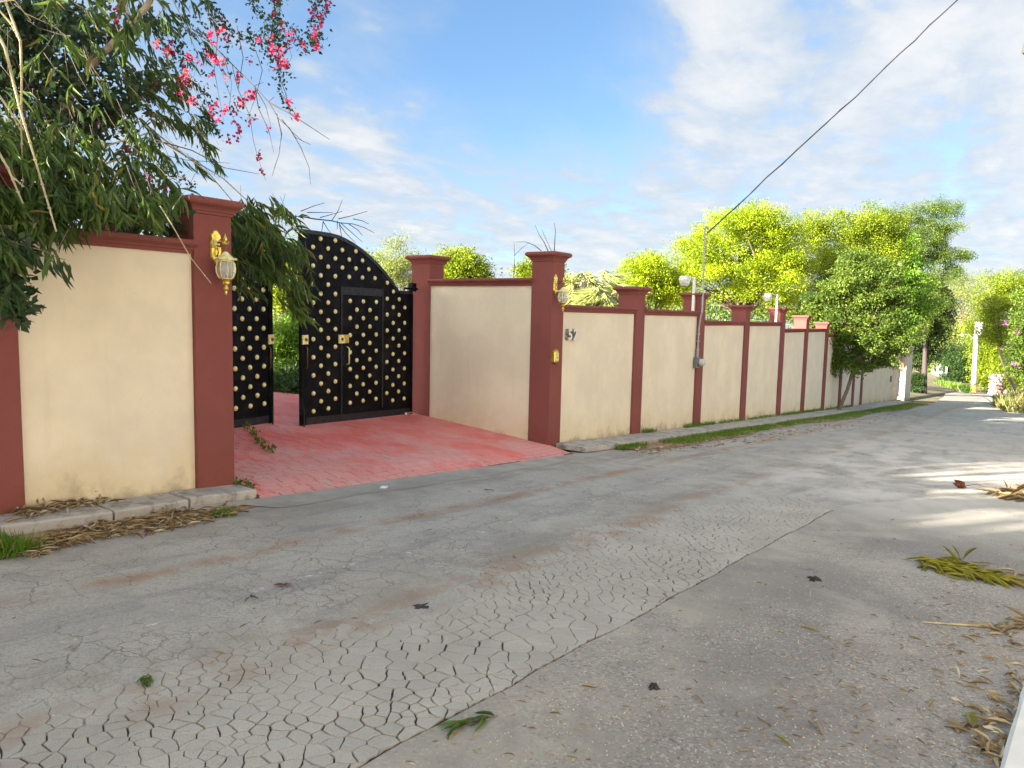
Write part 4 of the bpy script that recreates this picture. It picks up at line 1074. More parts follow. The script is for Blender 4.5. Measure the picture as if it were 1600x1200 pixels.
grow_tree('tree', 'big spreading lime green tree behind the meter mast', foot(1165, 34), [E_(1150, 372, 58, 46, 34), E_(1205, 378, 52, 46, 34.5), E_(1110, 420, 56, 50, 33.5), E_(1085, 385, 26, 24, 33.5), E_(1190, 440, 70, 48, 34), E_(1240, 420, 36, 55, 35), E_(1062, 440, 26, 40, 33.5), E_(1175, 345, 40, 28, 34)], 'lime_leaf', 480, 150, .50, .092, .5, .24, seed=25, limbs=26)
grow_tree('tree', 'tall lime green tree behind the furthest maroon pillars', foot(1320, 38), [E_(1318, 368, 46, 46, 38), E_(1272, 362, 34, 34, 38), E_(1360, 355, 40, 34, 38), E_(1392, 375, 30, 46, 39), E_(1290, 420, 48, 50, 37.5), E_(1355, 410, 50, 52, 38.5), E_(1330, 470, 66, 46, 38), E_(1275, 480, 36, 34, 37.5)], 'lime_leaf_deep', 450, 150, .52, .098, .5, .22, seed=26, limbs=24)
P0 = at_y(1312, 636, -.32); Dk = float((P0-CAM)@_F)
grow_tree('tree', 'small dark roadside tree leaning against the wall with slender trunk', (P0[0], P0[1], float(prof(P0[0]))), [E_(1290, 500, 26, 40, Dk), E_(1330, 530, 36, 40, Dk), E_(1372, 515, 36, 34, Dk), E_(1402, 535, 18, 22, Dk), E_(1338, 572, 26, 13, Dk), E_(1302, 572, 13, 13, Dk), E_(1318, 450, 34, 34, Dk), E_(1362, 462, 40, 34, Dk), E_(1398, 490, 24, 34, Dk), E_(1385, 562, 20, 10, Dk), E_(1340, 420, 30, 26, Dk), E_(1275, 470, 16, 26, Dk), E_(1378, 430, 26, 26, Dk)], 'mid_leaf', 430, 105, .30, .10, .5, .075, seed=27, limbs=22, lean=at_depth(1334, 575, Dk), bark='twig')
grow_tree('tree', 'pale green leafy tree above the plain pale wall', foot(1392, 45), [E_(1395, 440, 34, 50, 45), E_(1425, 470, 32, 44, 45), E_(1408, 410, 28, 40, 45.5), E_(1400, 500, 30, 40, 45), E_(1380, 400, 24, 40, 46)], 'shrub_leaf', 290, 110, .5, .14, .6, .16, seed=28)
grow_tree('tree', 'tall open feathery tree with brown pods, highest on the skyline', foot(1445, 60), [E_(1408, 352, 20, 26, 60), E_(1440, 335, 22, 18, 60), E_(1474, 325, 24, 17, 60), E_(1482, 358, 18, 14, 60), E_(1430, 380, 26, 24, 60), E_(1466, 400, 24, 24, 60), E_(1504, 400, 16, 9, 60), E_(1415, 425, 26, 26, 60), E_(1450, 445, 40, 26, 60), E_(1470, 375, 12, 16, 60), E_(1435, 480, 34, 26, 60), E_(1490, 425, 16, 14, 60), E_(1460, 480, 30, 30, 60), E_(1425, 510, 24, 34, 60), E_(1448, 360, 26, 24, 60), E_(1420, 395, 20, 24, 60)], 'mid_leaf', 560, 110, .55, .13, .42, .22, seed=29, limbs=36, bark='dark_twig')
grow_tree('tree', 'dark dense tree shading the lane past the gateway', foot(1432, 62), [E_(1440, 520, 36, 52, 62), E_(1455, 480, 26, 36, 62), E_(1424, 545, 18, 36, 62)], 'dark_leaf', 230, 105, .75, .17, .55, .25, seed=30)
# --- palms whose hanging dead fans show over the first bays
def fan_palm(px, top, D, label, seed, s=1.0, tail=70):
    rng = np.random.default_rng(seed); base = foot(px, D); t = thing('fan_palm', label, 'palm', base, 'fan palms behind the wall'); hub = at_depth(px, top+34*s, D)
    b = MB(); b.tube([base-[0, 0, .2], base*.5+hub*.5, hub], [.22, .18, .16], 8); b.build('trunk', 'pale_bark', t)
    P_, A_, N_, L_, W_ = [], [], [], [], []; st = MB()
    for k in range(52):
        az = rng.uniform(0, 2*pi); el = rng.uniform(-1.2, .75); d = np.array([cos(az)*cos(el), sin(az)*cos(el), sin(el)]); ln = rng.uniform(.45, .85)*s
        tip = hub + d*ln + np.array([0, 0, -.12*ln]); st.tube([hub, hub+d*ln*.6, tip], [.016, .012, .008], 4, False)
        side = unit(np.cross(d, [0, 0, 1.])+1e-3); nf = 26
        for j in range(nf):
            w = (j/(nf-1)-.5)*2.5; a = d*cos(w)+side*sin(w); a = unit(a+np.array([0, 0, -.95-.5*rng.random()]))
            P_.append(tip); A_.append(a); N_.append(np.cross(a, side)+rng.normal(size=3)*.2+[0, 0, .3]); L_.append(rng.uniform(.6, .95)*s); W_.append(.045*s)
    stuff(st.build('leaf_stalks', 'culm', t))
    scatter('fronds', blade_template(4, 1, .1, .5, .3), np.array(P_), np.array(A_), np.array(N_), np.array(L_), np.array(W_), 'palm_leaf', t, np.repeat(rng.random(52), 26)*.7+rng.random(52*26)*.3, rng)
fan_palm(915, 405, 24, 'pale fan palm with drooping fronds nearest the lantern pillar', 31, 1.05)
fan_palm(950, 435, 23, 'lower fan palm with yellowed fronds, nearer the second pillar', 32, .85)
fan_palm(885, 430, 26, 'fan palm partly behind the lantern on the road pillar', 33, .9)
# --- garden seen through the open gate
grow_tree('shrub', 'bright green rounded shrub seen through the open gate', (8.9, 6.6, float(land_z(8.9, 6.6))), [E_(450, 560, 46, 60, 15), E_(452, 530, 30, 34, 15), E_(430, 590, 40, 34, 14.6)], 'shrub_leaf', 210, 90, .20, .062, .5, .05, seed=34, cat='shrub', limbs=18)
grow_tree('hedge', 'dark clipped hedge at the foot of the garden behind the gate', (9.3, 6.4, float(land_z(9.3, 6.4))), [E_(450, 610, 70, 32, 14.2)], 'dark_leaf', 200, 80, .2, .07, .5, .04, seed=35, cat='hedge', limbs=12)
grow_tree('tree', 'pale yellow-green tree deep in the garden through the gate gap', foot(440, 22), [E_(445, 450, 44, 60, 22), E_(400, 430, 70, 60, 22.5), E_(480, 420, 40, 50, 23), E_(520, 440, 40, 40, 23), E_(560, 430, 40, 36, 24)], 'lime_leaf_deep', 260, 95, .38, .085, .5, .14, seed=36)
# --- right of the bend
grow_tree('tree', 'bright airy tree with pale forked trunk at the road edge beyond the weeds', at_ground(1588, 614), [E_(1570, 455, 46, 36, 52), E_(1600, 470, 50, 50, 51), E_(1560, 510, 34, 30, 52), E_(1610, 540, 40, 40, 50), E_(1545, 480, 24, 26, 53)], 'lime_leaf_deep', 300, 100, .62, .13, .4, .20, seed=37, bark='pale_bark', lean=at_depth(1562, 545, 52), limbs=16)
grow_tree('tree', 'darker leafy tree with purple blossom cut by the frame edge', foot(1625, 40), [E_(1612, 510, 26, 30, 40), E_(1600, 560, 22, 30, 40), E_(1625, 480, 30, 36, 40)], 'mid_leaf', 130, 90, .5, .14, .6, .14, seed=38)
grow_tree('tree', 'ghostly pale feathery tree far down the lane', foot(1500, 130), [E_(1500, 450, 40, 34, 130), E_(1478, 480, 30, 34, 130), E_(1530, 470, 36, 40, 128)], 'pale_leaf', 240, 60, 1.3, .26, .35, .4, seed=39, limbs=30)
grow_tree('tree', 'yellow-green tree hanging over the far board fence', foot(1480, 122), [E_(1478, 530, 32, 34, 122), E_(1505, 540, 26, 34, 120), E_(1465, 550, 16, 22, 124)], 'pale_leaf', 240, 90, 1.2, .30, .5, .4, seed=40)
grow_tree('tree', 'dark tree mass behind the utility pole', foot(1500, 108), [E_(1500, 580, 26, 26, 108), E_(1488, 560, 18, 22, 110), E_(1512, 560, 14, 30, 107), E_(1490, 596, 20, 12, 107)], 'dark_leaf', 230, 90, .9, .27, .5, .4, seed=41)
grow_tree('tree', 'lime tree between the utility pole and the stone pillar', foot(1540, 92), [E_(1545, 560, 24, 44, 92), E_(1535, 520, 24, 34, 94), E_(1560, 600, 34, 18, 88), E_(1575, 570, 26, 34, 90)], 'lime_leaf_deep', 280, 90, .9, .24, .5, .35, seed=42)
grow_tree('bush', 'dark bush at the end of the pale wall stub', foot(1432, 60), [E_(1430, 600, 11, 20, 60)], 'dark_leaf', 60, 80, .3, .12, .5, .05, seed=43, cat='bush', limbs=6)
grow_tree('bush', 'round sunny bush at the far end of the lane', foot(1447, 150), [E_(1452, 578, 14, 9, 150), E_(1437, 572, 10, 8, 155)], 'shrub_leaf', 80, 70, .7, .26, .5, .1, seed=44, cat='bush', limbs=6)
# far wood closing the view
rng = np.random.default_rng(50); ps = []; 
for k in range(70):
    px = 1380+k*4.5+rng.uniform(-3, 3); D = rng.uniform(170, 210); c = at_depth(px, rng.uniform(520, 560), D); r_ = rng.uniform(3.5, 6.5)
    n = 260; ps.append(c + rand_unit(n, rng)*(rng.random(n)**.4)[:, None]*np.array([r_, r_, r_*1.1]))
ps = np.concatenate(ps); stuff(scatter('far_wood', CARD, ps, rand_unit(len(ps), rng), rand_unit(len(ps), rng)+[0, 0, .6], rng.uniform(.5, .9, len(ps)), rng.uniform(.3, .5, len(ps)), 'mid_leaf'))
rng = np.random.default_rng(51); ps = []
for k in range(80):
    px = 380+k*13+rng.uniform(-5, 5); D = rng.uniform(60, 75); c = at_depth(px, rng.uniform(470, 490), D); r_ = rng.uniform(1.6, 2.6)
    n = 240; ps.append(c + rand_unit(n, rng)*(rng.random(n)**.4)[:, None]*np.array([r_, r_, r_]))
ps = np.concatenate(ps); stuff(scatter('far_wood', CARD, ps, rand_unit(len(ps), rng), rand_unit(len(ps), rng)+[0, 0, .6], rng.uniform(.25, .45, len(ps)), rng.uniform(.15, .25, len(ps)), 'mid_leaf'))
# purple blossoms on the right
rng = np.random.default_rng(52); bl = thing('flower_spray', 'purple flower clusters among the leaves at the frame edge', 'flowers', at_depth(1575, 520, 39.5))
for (px, py) in ((1571, 507), (1590, 518), (1583, 568), (1592, 570)):
    c = at_depth(px, py, 39.5); n = 22; scatter('blossom', CARD, c+rng.normal(size=(n, 3))*np.array([.05, .05, .08]), rand_unit(n, rng), rand_unit(n, rng), .07, .055, 'purple_bract', bl, None, rng)

# --- tall trees out of the frame on the near side that keep road and walls in shade
def big_tree(x, y, h_, r_, seed, label):
    z = float(land_z(x, y)); c = np.array([x, y, z+h_*.62])
    grow_tree('shade_tree', label, (x, y, z), [(c, np.array([r_, r_, h_*.40])), (c+[r_*.5, -r_*.3, -h_*.12], np.array([r_*.7, r_*.7, h_*.26])), (c+[-r_*.4, r_*.4, -h_*.1], np.array([r_*.7, r_*.7, h_*.26]))], 'lime_leaf_deep', 190, 30, .95, .42, .6, .28, seed=seed, group='tall shade trees', limbs=20)
for i, (x, y, h_, r_) in enumerate([(-2.2, 8.5, 12.5, 4.4), (-7.5, 5.0, 12, 4.2), (-9, 11, 13, 4.6), (-14, 6, 13, 4.6), (-22, 10, 14, 5), (-13.5, 0.6, 11.5, 3.6)]):
    big_tree(x, y, h_, r_, 60+i, 'tall shade tree outside the picture, ' + ('nearest the bamboo', 'behind the near wall', 'deepest in the garden', 'further back along the wall', 'furthest back by the road', 'close to the wall behind the viewer')[i])

# ================================================================== BAMBOO AND BOUGAINVILLEA OVER THE NEAR WALL
BLADE = blade_template(4, 1.0, .25, .20, .33)
BLADE2 = blade_template(3, 1.0, .2, .28, .4)
def in_poly(x, y, poly):
    ins = np.zeros(len(x), bool); j = len(poly)-1
    for i in range(len(poly)):
        xi, yi = poly[i]; xj, yj = poly[j]
        ins ^= ((yi > y) != (yj > y)) & (x < (xj-xi)*(y-yi)/(yj-yi+1e-9)+xi); j = i
    return ins
def sample_poly(poly, n, rng):
    P_ = np.array(poly); out = np.zeros((0, 2))
    while len(out) < n:
        q = rng.uniform(P_.min(0), P_.max(0), (n*3, 2)); out = np.concatenate([out, q[in_poly(q[:, 0], q[:, 1], poly)]])
    return out[:n]
def cam_at(xy, D): return CAM + (_F[None]+_R[None]*((xy[:, :1]-800)/FPX)-_U[None]*((xy[:, 1:]-600)/FPX))*D[:, None]
RIGHT = _r; TOWARD = -_h
def sprays(polys, rng, heading, per=(6, 11), L=(.085, .19), w=.13, spread=.55, twigs=None):
    """drooping fans of bamboo leaves; polys: (polygon px, count, Dmin, Dmax); returns arrays"""
    P_, A_, N_, L_, T_ = [], [], [], [], []
    for poly, cnt, d0, d1 in polys:
        xy = sample_poly(poly, cnt, rng); D = rng.uniform(d0, d1, cnt); C_ = cam_at(xy, D); tones = np.clip(rng.normal(.42, .2, cnt), 0, .9)
        for k in range(cnt):
            hd = heading(xy[k]) + rng.normal(size=3)*.30; hd = hd/np.linalg.norm(hd); sl_ = rng.uniform(.12, .26); n = rng.integers(*per)
            a0 = C_[k]-hd*sl_
            if twigs is not None and rng.random() < .22: twigs.tube([a0-hd*.10+[0, 0, .03], a0, C_[k]], [.0020, .0016, .0010], 4, False)
            sd = np.cross(hd, [0, 0, 1.]); sd = sd/(np.linalg.norm(sd)+1e-6)
            for j in range(n):
                s_ = (j+.5)/n; p = a0+hd*sl_*(.15+.85*s_); sg = 1 if j % 2 else -1
                a = hd*(.55+.6*s_)+sd*sg*spread*rng.uniform(.4, 1.2)+np.array([0, 0, -.45*rng.uniform(.3, 1.3)])+rng.normal(size=3)*.18
                P_.append(p); A_.append(a); N_.append(np.array([0, 0, 1.])+rng.normal(size=3)*.55+TOWARD*.35); L_.append(rng.uniform(*L)); T_.append(np.clip(tones[k]+rng.normal()*.14, 0, .94) if rng.random() > .05 else .99)
    return [np.array(q) for q in (P_, A_, N_, L_, T_)]
VAR = []
def leaf_variants(mat):
    out = []
    for k in range(8):
        me = None; rng = np.random.default_rng(90+k)
        o_ = scatter('leaf', blade_template(4, 1, .2+.08*(k % 3), .14+.06*(k % 4), .33), np.zeros((1, 3)), np.array([[1., 0, 0]]), np.array([[0, 0, 1.]]), 1.0, .155+.015*(k % 3), mat, None, np.array([[.1, .25, .4, .5, .6, .75, .9, .99][k]]), rng)
        me = o_.data; bpy.data.objects.remove(o_); out.append(me)
    return out
def place_leaves(t, arr, idx, meshes, rng):
    P_, A_, N_, L_, T_ = arr
    for i in idx:
        a = A_[i]/np.linalg.norm(A_[i]); y = np.cross(N_[i], a); y = y/np.linalg.norm(y); z = np.cross(a, y)
        me = meshes[7] if T_[i] > .95 else meshes[int(np.clip(T_[i]*7+rng.uniform(-.5, .5), 0, 6))]
        o_ = bpy.data.objects.new('leaf', me); link(o_); o_.parent = t; s = L_[i]; q = P_[i]-origin(t)
        o_.matrix_local = Matrix(((a[0]*s, y[0]*s, z[0]*s, q[0]), (a[1]*s, y[1]*s, z[1]*s, q[1]), (a[2]*s, y[2]*s, z[2]*s, q[2]), (0, 0, 0, 1)))
LV = leaf_variants('bamboo_leaf')
def bamboo(label, base, arr, culm_px, seed, tw, n_single=300, mat='bamboo_leaf'):
    rng = np.random.default_rng(seed); t = thing('bamboo', label, 'bamboo', base, 'bamboo growing behind the near wall')
    P_, A_, N_, L_, T_ = arr; kp = sunlit_keep(P_); P_, A_, N_, L_, T_ = P_[kp], A_[kp], N_[kp], L_[kp], T_[kp]; arr = (P_, A_, N_, L_, T_)
    d = (P_-CAM)@_F; u_, v_ = 800+FPX*((P_-CAM)@_R)/d, 600-FPX*((P_-CAM)@_U)/d
    ins = (u_ > -5) & (v_ > -5) & (u_ < 1600); order = np.argsort(d/(L_+.02)+np.where(ins, 0, 1e4)); single, rest_ = order[:n_single], order[n_single:]
    place_leaves(t, arr, single, LV, rng)
    stuff(scatter('leaves', BLADE2, P_[rest_], A_[rest_], N_[rest_], L_[rest_], L_[rest_]*.17, mat, t, T_[rest_], rng))
    stuff(tw.build('twigs', 'twig', t))
    for pts, r_ in culm_px:
        pw = [at_depth(x, y, D_) for x, y, D_ in pts]; b = MB(); q = []
        for i in range(len(pw)-1):
            for s_ in (0, .34, .67): q.append(pw[i]*(1-s_)+pw[i+1]*s_)
        q.append(pw[-1]); b.tube(q, np.linspace(r_, r_*.5, len(q)), 6)
        for i in range(1, len(q)-1): b.lathe(q[i]-[0, 0, .006], [(r_*.8, 0), (r_*1.25, .006), (r_*.8, .012)], 6)
        b.build('culm', 'culm', t)
    return t
rng = np.random.default_rng(70)
def hd_a(p): return RIGHT*(.45+.25*sin(p[0]*.05+p[1]*.03))+TOWARD*.25+np.array([0, 0, -.55])
tw = MB()
arrA = sprays([([(-40, 180), (120, 200), (250, 230), (300, 300), (262, 335), (245, 352), (180, 335), (110, 372), (-40, 360)], 330, 4.75, 5.6),
               ([(-40, 60), (60, 40), (150, 120), (250, 190), (240, 250), (100, 240), (-40, 230)], 165, 4.9, 6.4),
               ([(30, -30), (220, -30), (230, 60), (180, 110), (90, 90)], 55, 4.7, 5.6),
               ([(-40, 380), (70, 395), (100, 425), (30, 400), (20, 470), (-40, 480)], 26, 4.5, 4.85),
               ([(-30, 300), (250, 300), (250, 335), (-30, 335)], 90, 4.9, 5.5)], rng, hd_a, twigs=tw)
bamboo('dense bamboo hanging over the wall bay, with pale bare culms', (1.6, 1.2, float(land_z(1.6, 1.2))), arrA,
       [([(0, -20, 4.6), (32, 64, 4.6), (34, 120, 4.7), (33, 190, 4.8), (36, 290, 5)], .009), ([(-15, 0, 4.6), (18, 38, 4.6), (32, 66, 4.65)], .008), ([(-15, 30, 4.3), (8, 75, 4.3), (30, 165, 4.35), (55, 250, 4.45), (88, 362, 4.5)], .010),
        ([(-15, 130, 4.4), (15, 172, 4.4), (33, 205, 4.5)], .008), ([(-10, 225, 4.3), (12, 262, 4.3), (36, 318, 4.4)], .009), ([(18, 275, 4.4), (38, 292, 4.4)], .006), ([(-10, 5, 4.5), (22, 0, 4.5), (48, 32, 4.6)], .006),
        ([(250, 322, 4.9), (268, 350, 4.9), (298, 403, 4.9), (330, 443, 4.95)], .0045)], 71, tw)
rng = np.random.default_rng(72)
def hd_b(p): return RIGHT*.75+np.array([0, 0, -.75])
tw = MB()
arrB = sprays([([(180, 90), (260, 90), (340, 170), (350, 285), (330, 230), (280, 200), (225, 240), (190, 190)], 95, 6.0, 8.2), ([(200, -20), (330, -20), (350, 60), (300, 130), (220, 110)], 42, 6.2, 8.2),
               ([(250, 150), (330, 200), (356, 292), (320, 280), (260, 230)], 45, 6.0, 7.4), ([(345, 255), (372, 280), (358, 292)], 12, 5.8, 6.2)], rng, hd_b, (5, 9), twigs=tw)
bamboo('open bamboo sprays against the sky above the near wall', (2.6, 2.4, float(land_z(2.6, 2.4))), arrB, [([(180, 240, 7.5), (300, 120, 7.5), (250, 40, 7.6)], .006)], 73, tw, 300)
rng = np.random.default_rng(74); tw = MB()
def hd_c(p): return RIGHT*.62+TOWARD*.1+np.array([0, 0, -.62])
arrC = sprays([([(362, 330), (420, 312), (470, 330), (475, 400), (455, 430), (472, 480), (466, 500), (440, 440), (418, 468), (385, 462), (362, 430)], 88, 7.0, 7.9), ([(365, 335), (440, 320), (450, 420), (370, 430)], 60, 7.2, 8.2),
               ([(455, 340), (478, 372), (482, 415), (495, 440), (485, 470), (478, 505), (460, 470)], 24, 6.9, 7.2)], rng, hd_c, (6, 11), (.13, .21), twigs=tw)
bamboo('bamboo clump leaning over the half open gate', (5.0, 1.6, float(land_z(5.0, 1.6))), arrC, [([(372, 470, 7.6), (400, 380, 7.6), (440, 340, 7.4), (478, 372, 7.2)], .007), ([(440, 350, 7.3), (470, 430, 7.1), (482, 475, 7.0)], .004)], 75, tw, 300)
bm_ = [o for o in bpy.data.objects if o.name.startswith('bamboo') and o.get('label', '').startswith('bamboo clump')][0]
for k, (x_, y_, px_, py_, D_) in enumerate(((3.25, 1.15, 420, 345, 7.4), (3.1, .9, 385, 340, 7.6))):
    tip = at_depth(px_, py_, D_); b = MB(); b.tube([np.array([x_, y_, float(land_z(x_, y_))-.1]), np.array([x_+.05, y_, 1.7]), np.array([x_+.25, y_, 2.75+.1*k]), np.array([x_+.75, y_*.8+tip[1]*.2, 3.05+.05*k]), tip*.6+np.array([x_+.75, y_, 3.05])*.4+[0, 0, .12], tip], [.016, .014, .011, .008, .006, .003], 6); b.build('culm', 'culm', bm_)

# bare bamboo twigs over the gate arch and over the tall pillar
def bare_twig(label, strokes, D, r0, mat='dark_twig', name='bare_twig'):
    b = MB()
    for s_ in strokes:
        k = len(s_); b.tube([at_depth(x, y, D+.04*i*(1 if (int(x) % 2) else -1)) for i, (x, y) in enumerate(s_)], np.linspace(r0 if len(s_) > 3 else r0*.6, r0*.3, k), 5)
    return tag(b.build(name, mat), label, 'twig')
bare_twig('leafless bamboo twig spreading above the arch of the gate', [[(470, 338), (490, 342), (518, 345), (530, 348), (552, 350), (570, 356), (585, 364)], [(470, 330), (490, 322), (507, 317)], [(480, 332), (520, 332)], [(500, 340), (515, 336), (535, 330)], [(529, 342), (550, 337), (574, 330)], [(505, 346), (502, 366)], [(505, 346), (512, 358), (518, 366)], [(518, 345), (528, 330), (535, 312)],
            [(530, 348), (533, 365), (535, 378)], [(530, 350), (540, 364), (556, 380)], [(532, 348), (548, 362), (566, 378)], [(527, 345), (527, 358)], [(545, 350), (560, 360), (566, 368)], [(552, 342), (566, 345), (576, 350)]], 8.6, .009)
bare_twig('bare upright stick rising behind the tall road pillar', [[(866, 395), (867, 375), (868, 360), (866, 348)], [(858, 396), (850, 378), (843, 368), (836, 352)], [(863, 396), (856, 380), (846, 358)]], 11.2, .008)
bare_twig('thin dry stem standing behind the wing wall', [[(803, 434), (804, 410), (804, 395), (803, 377)], [(803, 400), (815, 388), (828, 378)], [(846, 392), (836, 384), (822, 378), (806, 378)]], 12.5, .008)
bare_twig('long leafless branch reaching out into the sky from the bougainvillea', [[(300, 45), (330, 68), (362, 100), (398, 136), (420, 160), (436, 186), (452, 200), (470, 230), (483, 262), (485, 288)], [(420, 160), (450, 176), (480, 195), (515, 218)], [(398, 136), (404, 170), (420, 205), (428, 240)], [(432, 178), (440, 210), (436, 240), (425, 275)], [(400, 140), (415, 165), (424, 200)], [(452, 200), (462, 215), (485, 226)], [(440, 186), (455, 205), (475, 222)], [(398, 134), (412, 128)], [(420, 158), (428, 152)], [(330, 68), (345, 110), (360, 150)], [(362, 100), (372, 140), (390, 180)], [(230, 215), (300, 235), (350, 262), (405, 272)], [(225, 235), (290, 250), (360, 255)]], 6.7, .0065)

# bougainvillea: small leaves along hanging strands, with bract clusters
rng = np.random.default_rng(80)
bv = thing('bougainvillea', 'bougainvillea with crimson pink bracts trailing over the wall against the sky', 'bougainvillea', (2.4, 3.0, float(land_z(2.4, 3.0))))
STR = [[(420, -20), (432, 20), (428, 60), (440, 100), (436, 130), (450, 165), (455, 178)], [(490, -20), (494, 15), (482, 45), (492, 70)], [(505, -15), (510, 10), (500, 40), (498, 72)], [(440, -20), (436, 30), (448, 60), (456, 90), (440, 110)], [(380, -20), (400, 15), (420, 40), (440, 60), (450, 75)],
       [(300, -20), (340, 20), (360, 50), (400, 60), (430, 75)], [(260, -20), (290, 40), (310, 90), (300, 130), (320, 170)], [(330, 10), (340, 60), (335, 110), (342, 150), (350, 190)], [(370, 40), (380, 90), (372, 140), (390, 180), (396, 220), (404, 250), (415, 282)], [(400, 80), (410, 110), (400, 150), (385, 190)], [(290, 0), (280, 60), (285, 120), (276, 170)],
       [(350, 90), (362, 130), (358, 170), (372, 200)], [(230, 10), (250, 50), (262, 90), (250, 130)], [(436, 120), (448, 150), (452, 176), (462, 182)], [(240, 260), (265, 270), (290, 280), (305, 290)], [(210, 250), (240, 285), (262, 300)], [(310, 130), (326, 165), (334, 200), (345, 215)], [(200, -20), (215, 30), (210, 70)], [(455, 40), (470, 70), (478, 80)], [(465, 60), (490, 75)]]
b = MB(); P_ = []
for s_ in STR:
    D_ = rng.uniform(5.9, 7.6); pw = [at_depth(x, y, D_+.05*i) for i, (x, y) in enumerate(s_)]; b.tube(pw, np.linspace(.0035, .0016, len(pw)), 5)
    for i in range(len(pw)-1):
        n = int(np.hypot(s_[i+1][0]-s_[i][0], s_[i+1][1]-s_[i][1])*.95); w = rng.random((n, 1)); P_.append(pw[i]*(1-w)+pw[i+1]*w+rng.normal(size=(n, 3))*.033)
for (x, y, r_, n) in ((430, 85, 24, 120), (445, 110, 14, 80), (425, 50, 18, 70), (490, 60, 10, 40), (395, 60, 22, 90), (360, 60, 22, 70), (300, 60, 40, 120), (320, 150, 34, 110), (370, 170, 30, 100), (270, 120, 30, 70), (255, 285, 24, 80), (230, 260, 30, 120), (300, 200, 30, 60)):
    P_.append(cam_at(np.stack([x+rng.normal(size=n)*r_*.55, y+rng.normal(size=n)*r_*.6], 1), rng.uniform(6.2, 7.4, n)))
P_ = np.concatenate(P_); P_ = P_[sunlit_keep(P_)]; n = len(P_)
stuff(b.build('stems', 'dark_twig', bv))
stuff(scatter('leaves', CARD, P_, rand_unit(n, rng)+[0, 0, -.35], rand_unit(n, rng), rng.uniform(.028, .052, n), rng.uniform(.020, .034, n), 'vine_leaf', bv, None, rng))
# dark bulk of the plant behind the bamboo
blk = []
for (x, y, rx, ry, n) in ((60, 90, 90, 80, 3000), (150, 60, 70, 70, 750), (60, 200, 90, 70, 1500), (150, 190, 60, 50, 800), (30, 10, 80, 50, 1100), (-60, 150, 60, 160, 2400), (120, 310, 100, 26, 1500), (230, 320, 44, 26, 700), (205, 150, 36, 46, 420), (10, 440, 26, 60, 500), (250, 335, 26, 16, 300)):
    k = max(6, n//55); cc = np.stack([x+rng.normal(size=k)*rx*.55, y+rng.normal(size=k)*ry*.55], 1); ix = rng.integers(0, k, n)
    D_ = rng.uniform(6.0, 8.6, k)[ix] if y < 400 else rng.uniform(4.9, 5.0, k)[ix]
    if y > 300 and y < 400: D_ = rng.uniform(6.0, 7.2, k)[ix]
    blk.append(cam_at(cc[ix]+rng.normal(size=(n, 2))*13, D_+rng.normal(size=n)*.12))
blk = np.concatenate(blk); blk = blk[sunlit_keep(blk)]; n = len(blk)
stuff(scatter('foliage', CARD, blk, rand_unit(n, rng)+[0, 0, -.3], rand_unit(n, rng)+[0, 0, .5], rng.uniform(.06, .11, n), rng.uniform(.036, .06, n), 'vine_leaf', bv, None, rng))
b = MB(); b.tube([at_depth(245, -20, 6.6), at_depth(228, 12, 6.6), at_depth(205, 35, 6.6), at_depth(182, 62, 6.7), at_depth(150, 95, 6.8), at_depth(110, 150, 7.0), at_depth(70, 280, 7.2), np.array([2.4, 3.0, float(land_z(2.4, 3))])], [.026, .028, .03, .032, .034, .04, .05, .06], 8)
b.tube([at_depth(205, 35, 6.6), at_depth(196, 10, 6.6), at_depth(198, -20, 6.6)], [.018, .016, .014], 6); b.build('branch', 'pale_bark', bv)
FL = [(433, 2), (427, 20), (440, 40), (452, 58), (424, 78), (438, 82), (445, 100), (437, 98), (429, 106), (391, 92), (510, 8), (491, 14), (489, 22), (503, 32), (492, 47), (491, 57), (495, 70), (474, 72), (468, 64), (424, 60), (349, 42), (350, 36), (346, 52), (353, 62), (330, 57), (267, 67), (268, 80), (245, 68), (262, 82), (295, 90), (309, 96), (287, 106), (291, 114), (285, 120), (292, 128),
      (296, 134), (280, 132), (283, 148), (299, 155), (330, 114), (353, 120), (373, 122), (336, 160), (330, 170), (373, 158), (372, 172), (392, 150), (381, 154), (352, 170), (333, 180), (395, 188), (390, 190), (374, 200), (371, 214), (357, 216), (418, 202), (342, 188), (404, 243), (409, 268), (451, 160), (463, 181), (50, 110), (198, 230), (213, 238), (232, 278), (257, 292), (333, 90), (322, 82), (240, 130), (180, 16), (182, 33), (450, 70), (405, 62), (163, 328), (345, 100), (365, 190)]
for i, (x, y) in enumerate(FL):
    D_ = rng.uniform(6.0, 7.2); c = at_depth(x, y, D_); n = int(rng.integers(8, 17)); s_ = rng.uniform(.85, 1.3); tn = rng.uniform(0, .8); tn = .95 if i in (27, 28, 32, 40, 61) else tn
    p = c+np.clip(rng.normal(size=(n, 3)), -1.5, 1.5)*np.array([.013, .013, .020])*s_; scatter('flower', CARD, p, rand_unit(n, rng)+[0, 0, -.2], rand_unit(n, rng), .031*s_, .026*s_, 'bract', bv, np.clip(tn+rng.normal(size=n)*.1, 0, 1), rng)
